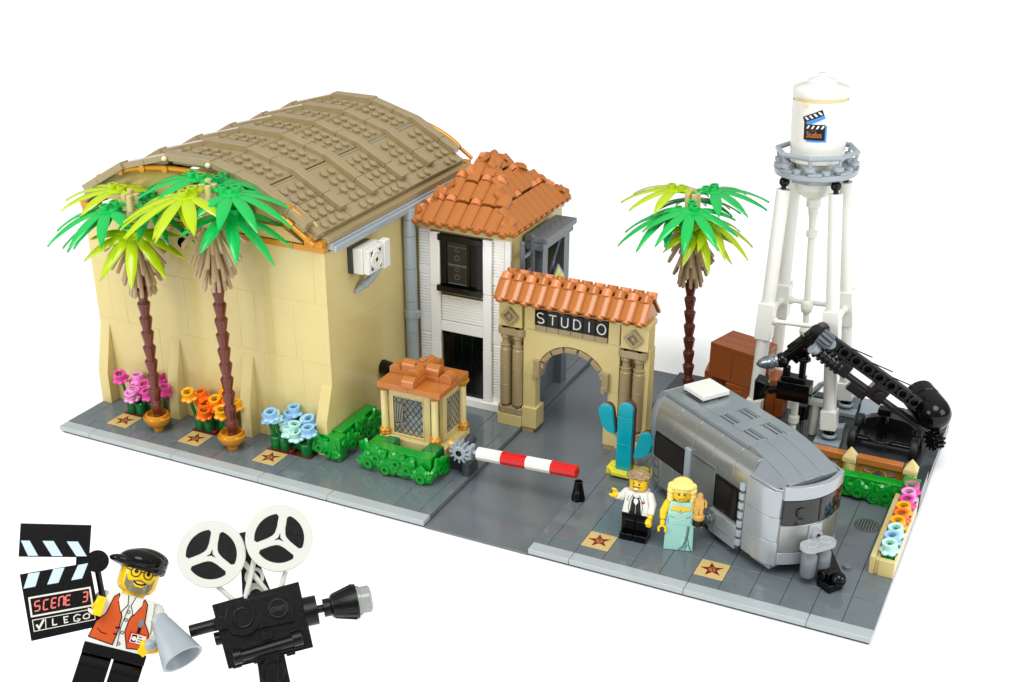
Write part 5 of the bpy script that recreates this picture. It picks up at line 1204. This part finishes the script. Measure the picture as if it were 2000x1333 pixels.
# clapperboard
Mk=camM(112,1165,D0-.7,.0,sc=(D0-.7)/FPX)   # 1 local unit = 1 photo pixel at its distance
t=thing('clapperboard','black clapperboard marked SCENE 3 held up by the director','clapperboard',M=Mk)
def pp(x,y): return (x-112,-(y-1165))
def pz(pts): return [pp(*q) for q in pts]
def Z6(x,y): return (x/3.776,980+y/3.776)
th=24
b=MB('black');b.prism(pz([Z6(155,540),Z6(635,450),Z6(742,915),Z6(262,1022)]),'y',-6,th);bd_=b.build('slate',t,local=True,bevel=1.2)
b=MB('black');b.prism(pz([Z6(140,168),Z6(635,172),Z6(632,412),Z6(140,412)]),'y',-6,th);b.build('clapstick',t,local=True,bevel=1.2)
b=MB('black');c=pp(*Z6(690,440));b.cyl((c[0],-2,c[1]),(c[0],th+2,c[1]),22,n=32);b.box((c[0]-40,2,c[1]-10),(c[0],20,c[1]+12));b.cyl((c[0]+2,4,c[1]-20),(c[0]+14,6,c[1]-72),6,n=12);b.build('hinge',t,local=True,bevel=.8)
mq=lambda d:(lambda u,v:(u,-6.3-d,v))
for q in ([(150,295),(210,295),(275,405),(205,405)],[(298,295),(375,295),(445,405),(370,405)],[(466,297),(545,297),(613,405),(540,405)],[(215,535),(293,522),(268,628),(188,644)],[(385,500),(462,488),(425,600),(348,614)],[(555,470),(625,455),(588,568),(513,582)]): MB('paleblue').poly(pz([Z6(*w) for w in q])[::-1],mq(0)).build('stripe',t,local=True,bevel=0)
b=MB('offwhite')
def zs(pts,w): b.stroke(pz([Z6(*q) for q in pts]),w,mq(.3))
zs([(230,712),(645,635),(672,765),(255,845),(230,712)],3.4);zs([(262,872),(685,790),(695,868),(278,952),(262,872)],1.5);zs([(350,860),(358,935)],1.5)
zs([(292,905),(310,930),(338,868)],4)
# LEGO hand lettering
zs([(400,862),(400,880),(404,908),(432,902)],2.4);zs([(505,845),(475,850),(480,870),(500,868)],2.2);zs([(480,870),(484,892),(508,886)],2.2);zs([(590,835),(565,832),(545,850),(550,878),(578,880),(590,866),(570,862)],2.2);zs([(630,825),(612,840),(612,858),(630,864),(652,855),(655,838),(642,825),(628,826)],2.2)
b.build('handwriting',t,local=True,bevel=0)
b=MB('scenered')
def seg(ch,ox,oy,w=44,hh=78):
    # slanted 7 segment; dx per y
    sh=.18
    def g(u,v): return (ox+u*w+ (v)*(-.12*hh)*0+ v*0.0 - (0), oy+v*hh-u*8)
    A=(0,0);Bq=(1,0);Cq=(1,.5);Dq=(1,1);Eq=(0,1);Fq=(0,.5)
    S_={'S':[(Bq,A),(A,Fq),(Fq,Cq),(Cq,Dq),(Dq,Eq)],'C':[(Bq,A),(A,Fq),(Fq,Eq),(Eq,Dq)],'E':[(Bq,A),(A,Fq),(Fq,Eq),(Eq,Dq),(Fq,(.85,.5))],'N':[(A,Fq),(Fq,Eq),(A,Bq),(Bq,Cq),(Cq,Dq)],'3':[(A,Bq),(Bq,Cq),(Cq,Dq),(Dq,Eq),((.15,.5),Cq)]}[ch]
    for p,q in S_:
        P_=Vector(g(*p));Q_=Vector(g(*q));d=(Q_-P_)*.1;zs2([tuple(P_+d),tuple(Q_-d)])
def zs2(pts): b.stroke(pz([Z6(*q) for q in pts]),2.8,mq(.3))
for ch,ox,oy in (('S',272,738),('C',332,728),('E',386,716),('N',436,706),('E',482,696),('3',598,672)): seg(ch,ox,oy,34,70)
b.build('digits',t,local=True,bevel=0)
# megaphone
Mg=camM(322,1232,D0-.95,.0,sc=(D0-.95)/FPX)
t=thing('megaphone','light grey cone megaphone held in the director hand','megaphone',M=Mg)
ax0=Vector((-14,14,26));ax1=Vector((32,-22,-48));dv=(ax1-ax0);Lm=dv.length;dv.normalize()
b=MB('lbg');b.lathe([(0,0),(14,0),(17,3),(17,11),(19,14),(41,Lm+4),(42,Lm+8),(36,Lm+8),(34,Lm+4),(13,18),(0,18)],ax0,dv,n=48);b.build('horn',t,local=True,bevel=0)
b=MB('lbg');b.cyl(tuple(ax0+dv*30+Vector((-22,0,-26))),tuple(ax0+dv*30+Vector((-5,0,0))),9,n=14);b.sph(tuple(ax0+dv*30+Vector((-26,0,-30))),12);b.build('grip',t,local=True,bevel=0)
# film camera close
Mf=camM(530,1200,D0,.0,sc=D0/FPX)
t=thing('film_camera','large black reel film camera with two white film reels','film camera',M=Mf)
ox,oy=530,1200
def Z7(x,y): return (320+x/3.5727-ox,-(960+y/3.5727-oy))
b=MB('black')
b.prism([Z7(345,795),Z7(520,745),Z7(760,680),Z7(930,632),Z7(1045,1085),Z7(475,1230)],'y',-10,30)
body=b.build('body',t,local=True,bevel=1.2)
b=MB('black');b.prism([Z7(430,800),Z7(870,680),Z7(905,905),Z7(480,1000)],'y',-22,-10.2);b.prism([Z7(500,1095),Z7(940,950),Z7(975,1080),Z7(530,1195)],'y',-20,-10.2)
q=Z7(560,880);b.cyl((q[0],-22,q[1]),(q[0],-27,q[1]),34,n=40);b.cyl((q[0],-27,q[1]),(q[0],-32,q[1]),20,n=32)
q=Z7(795,815);b.cyl((q[0],-22,q[1]),(q[0],-28,q[1]),20,n=32)
a_=Z7(520,1150);c_=Z7(960,1020);b.cyl((a_[0],-24,a_[1]),(c_[0],-24,c_[1]),11,n=24);a_=Z7(505,1150);c_=Z7(560,1135);b.cyl((a_[0],-24,a_[1]),(c_[0],-24,c_[1]),15,n=24);a_=Z7(900,1030);c_=Z7(965,1012);b.cyl((a_[0],-24,a_[1]),(c_[0],-24,c_[1]),15,n=24)
b.prism([Z7(690,985),Z7(755,970),Z7(765,1020),Z7(690,1040)],'y',-30,-20);
for xx in (500,640,860): b.prism([Z7(xx,1205-(xx-500)*.23),Z7(xx+60,1190-(xx-500)*.23),Z7(xx+65,1215-(xx-500)*.23),Z7(xx+5,1230-(xx-500)*.23)],'y',-8,20)
b.build('side_plate',t,local=True,bevel=1.0)
b=MB('dark');q=Z7(795,815)
b.text('LEGO',12,lambda u,v:(q[0]-u*.9,-28.4,q[1]-v-u*.2));b.torus((q[0],-28.2,q[1]),17,.5,(0,1,0),32,6);b.build('stud_mark',t,local=True,bevel=0)
q=Z7(560,880);b=MB('black');b.torus((q[0],-32,q[1]),18,2.2,(0,1,0),36,8);b.build('dial',t,local=True,bevel=0)
b=MB('black');a_=Z7(205,975);c_=Z7(370,930);b.cyl((a_[0],-8,a_[1]),(c_[0],-8,c_[1]),12,n=28);c2=Z7(450,905);b.prism([Z7(360,885),Z7(460,862),Z7(475,945),Z7(375,975)],'y',-24,-4);b.build('viewfinder',t,local=True,bevel=1)
b=MB('black');a_=Z7(365,1030);b.cyl((a_[0]+2,10,a_[1]),(a_[0]+16,10,a_[1]+4),13,n=24);b.build('rear_knob',t,local=True,bevel=1)
dn=(Vector((Z7(1400,760)[0],0,Z7(1400,760)[1]))-Vector((Z7(980,850)[0],0,Z7(980,850)[1])));Ld=dn.length;dn.normalize()
p=Vector((Z7(975,845)[0],6,Z7(975,845)[1]))
b=MB('black');b.lathe([(0,0),(29,0),(29,26),(8,27),(8,38),(18,38),(18,52),(22,54),(24,57),(35,102),(35,106),(0,106)],p,dn,n=40)
for k in range(14):
    a=k*2*PI/14;u=dn.orthogonal().normalized();w=dn.cross(u);e=math.cos(a)*u+math.sin(a)*w
    b.tube([p+dn*58+e*24,p+dn*100+e*35.5],1.2,6)
b.build('lens_barrel',t,local=True,bevel=.8)
b=MB('lensglass');b.lathe([(0,100),(30,100),(30,112),(27,114),(27,130),(22,134),(0,134)],p,dn,n=36);b.build('lens_glass',t,local=True,bevel=0)
mp7=lambda d:(lambda u,v:(u,d,v))
b=MB('black');b.prism([Z7(508,292),Z7(560,280),Z7(745,705),Z7(550,770)],'y',18,30)
b.build('reel_bracket',t,local=True,bevel=1)
for (c1,yy) in ((Z7(625,600),13),(Z7(640,725),13)): MB('offwhite').lathe([(12,0),(19,0),(19,5),(12,5),(12,0)],(c1[0],yy,c1[1]),(0,1,0),n=28).build('bush',t,local=True,bevel=0)
for (x0,y0,x1,y1,yy) in ((380,670,500,770,-2),(550,500,720,710,4),(620,480,570,750,-6),(840,560,805,690,-2)):
    a_=Z7(x0,y0);c_=Z7(x1,y1);MB('reel').cyl((a_[0],yy,a_[1]),(c_[0],yy,c_[1]),5.2,n=14).build('reel_strut',t,local=True,bevel=0)
for cx7,cy7,yy in ((330,450,-10),(787,335,-16)):
    c=Z7(cx7,cy7);R0=233/3.5727
    b=MB('reel');b.lathe([(0,0),(R0-1.5,0),(R0,2),(R0,7),(R0-1.5,9),(0,9)],(c[0],yy,c[1]),(0,-1,0),n=64);ro=b.build('reel',t,local=True,bevel=0)
    b=MB('black')
    for k in range(3):
        a0=math.radians(-98+120*k);
        pts=[]
        for i in range(13):
            a=a0+math.radians(-44+88*i/12);pts.append((48*math.cos(a),48*math.sin(a)))
        # rounded inner
        e=[(44,46),(34,40),(20,22),(14,0),(20,-22),(34,-40),(44,-46)]
        pts2=[(r_*math.cos(a0+math.radians(g)),r_*math.sin(a0+math.radians(g))) for r_,g in ((43,49),(36,47),(22,38),(14,14),(14,-14),(22,-38),(36,-47),(43,-49))]
        P_=pts+pts2
        b.poly(P_,lambda u,v:(c[0]+u,yy-9.3,c[1]+v))
    b.poly([(r_*math.cos(math.radians(g)),r_*math.sin(math.radians(g))) for r_,g in ((11,82),(2.4,22),(11,-38),(2.4,-98),(11,-158),(2.4,142))][::-1],lambda u,v:(c[0]+u,yy-9.3,c[1]+v))
    b.build('reel_opening',ro,local=True,bevel=0)
b=MB('black')
b.prism([Z7(662,1165),Z7(845,1120),Z7(900,1340),Z7(960,1600),Z7(760,1640),Z7(690,1340)],'y',4,26)
q=Z7(770,1250);b.cyl((q[0],3,q[1]),(q[0],-8,q[1]),25,n=32);b.prism([Z7(715,1140),Z7(800,1120),Z7(810,1175),Z7(722,1195)],'y',-16,4);b.box((q[0]-10,-18,q[1]-70),(q[0]+12,-8,q[1]+10))
b.build('tripod_head',t,local=True,bevel=1)
b=MB('byellow');b.prism([Z7(655,1170),Z7(690,1160),Z7(720,1300),Z7(700,1310)],'y',5,24);b.build('strap',t,local=True,bevel=.5)
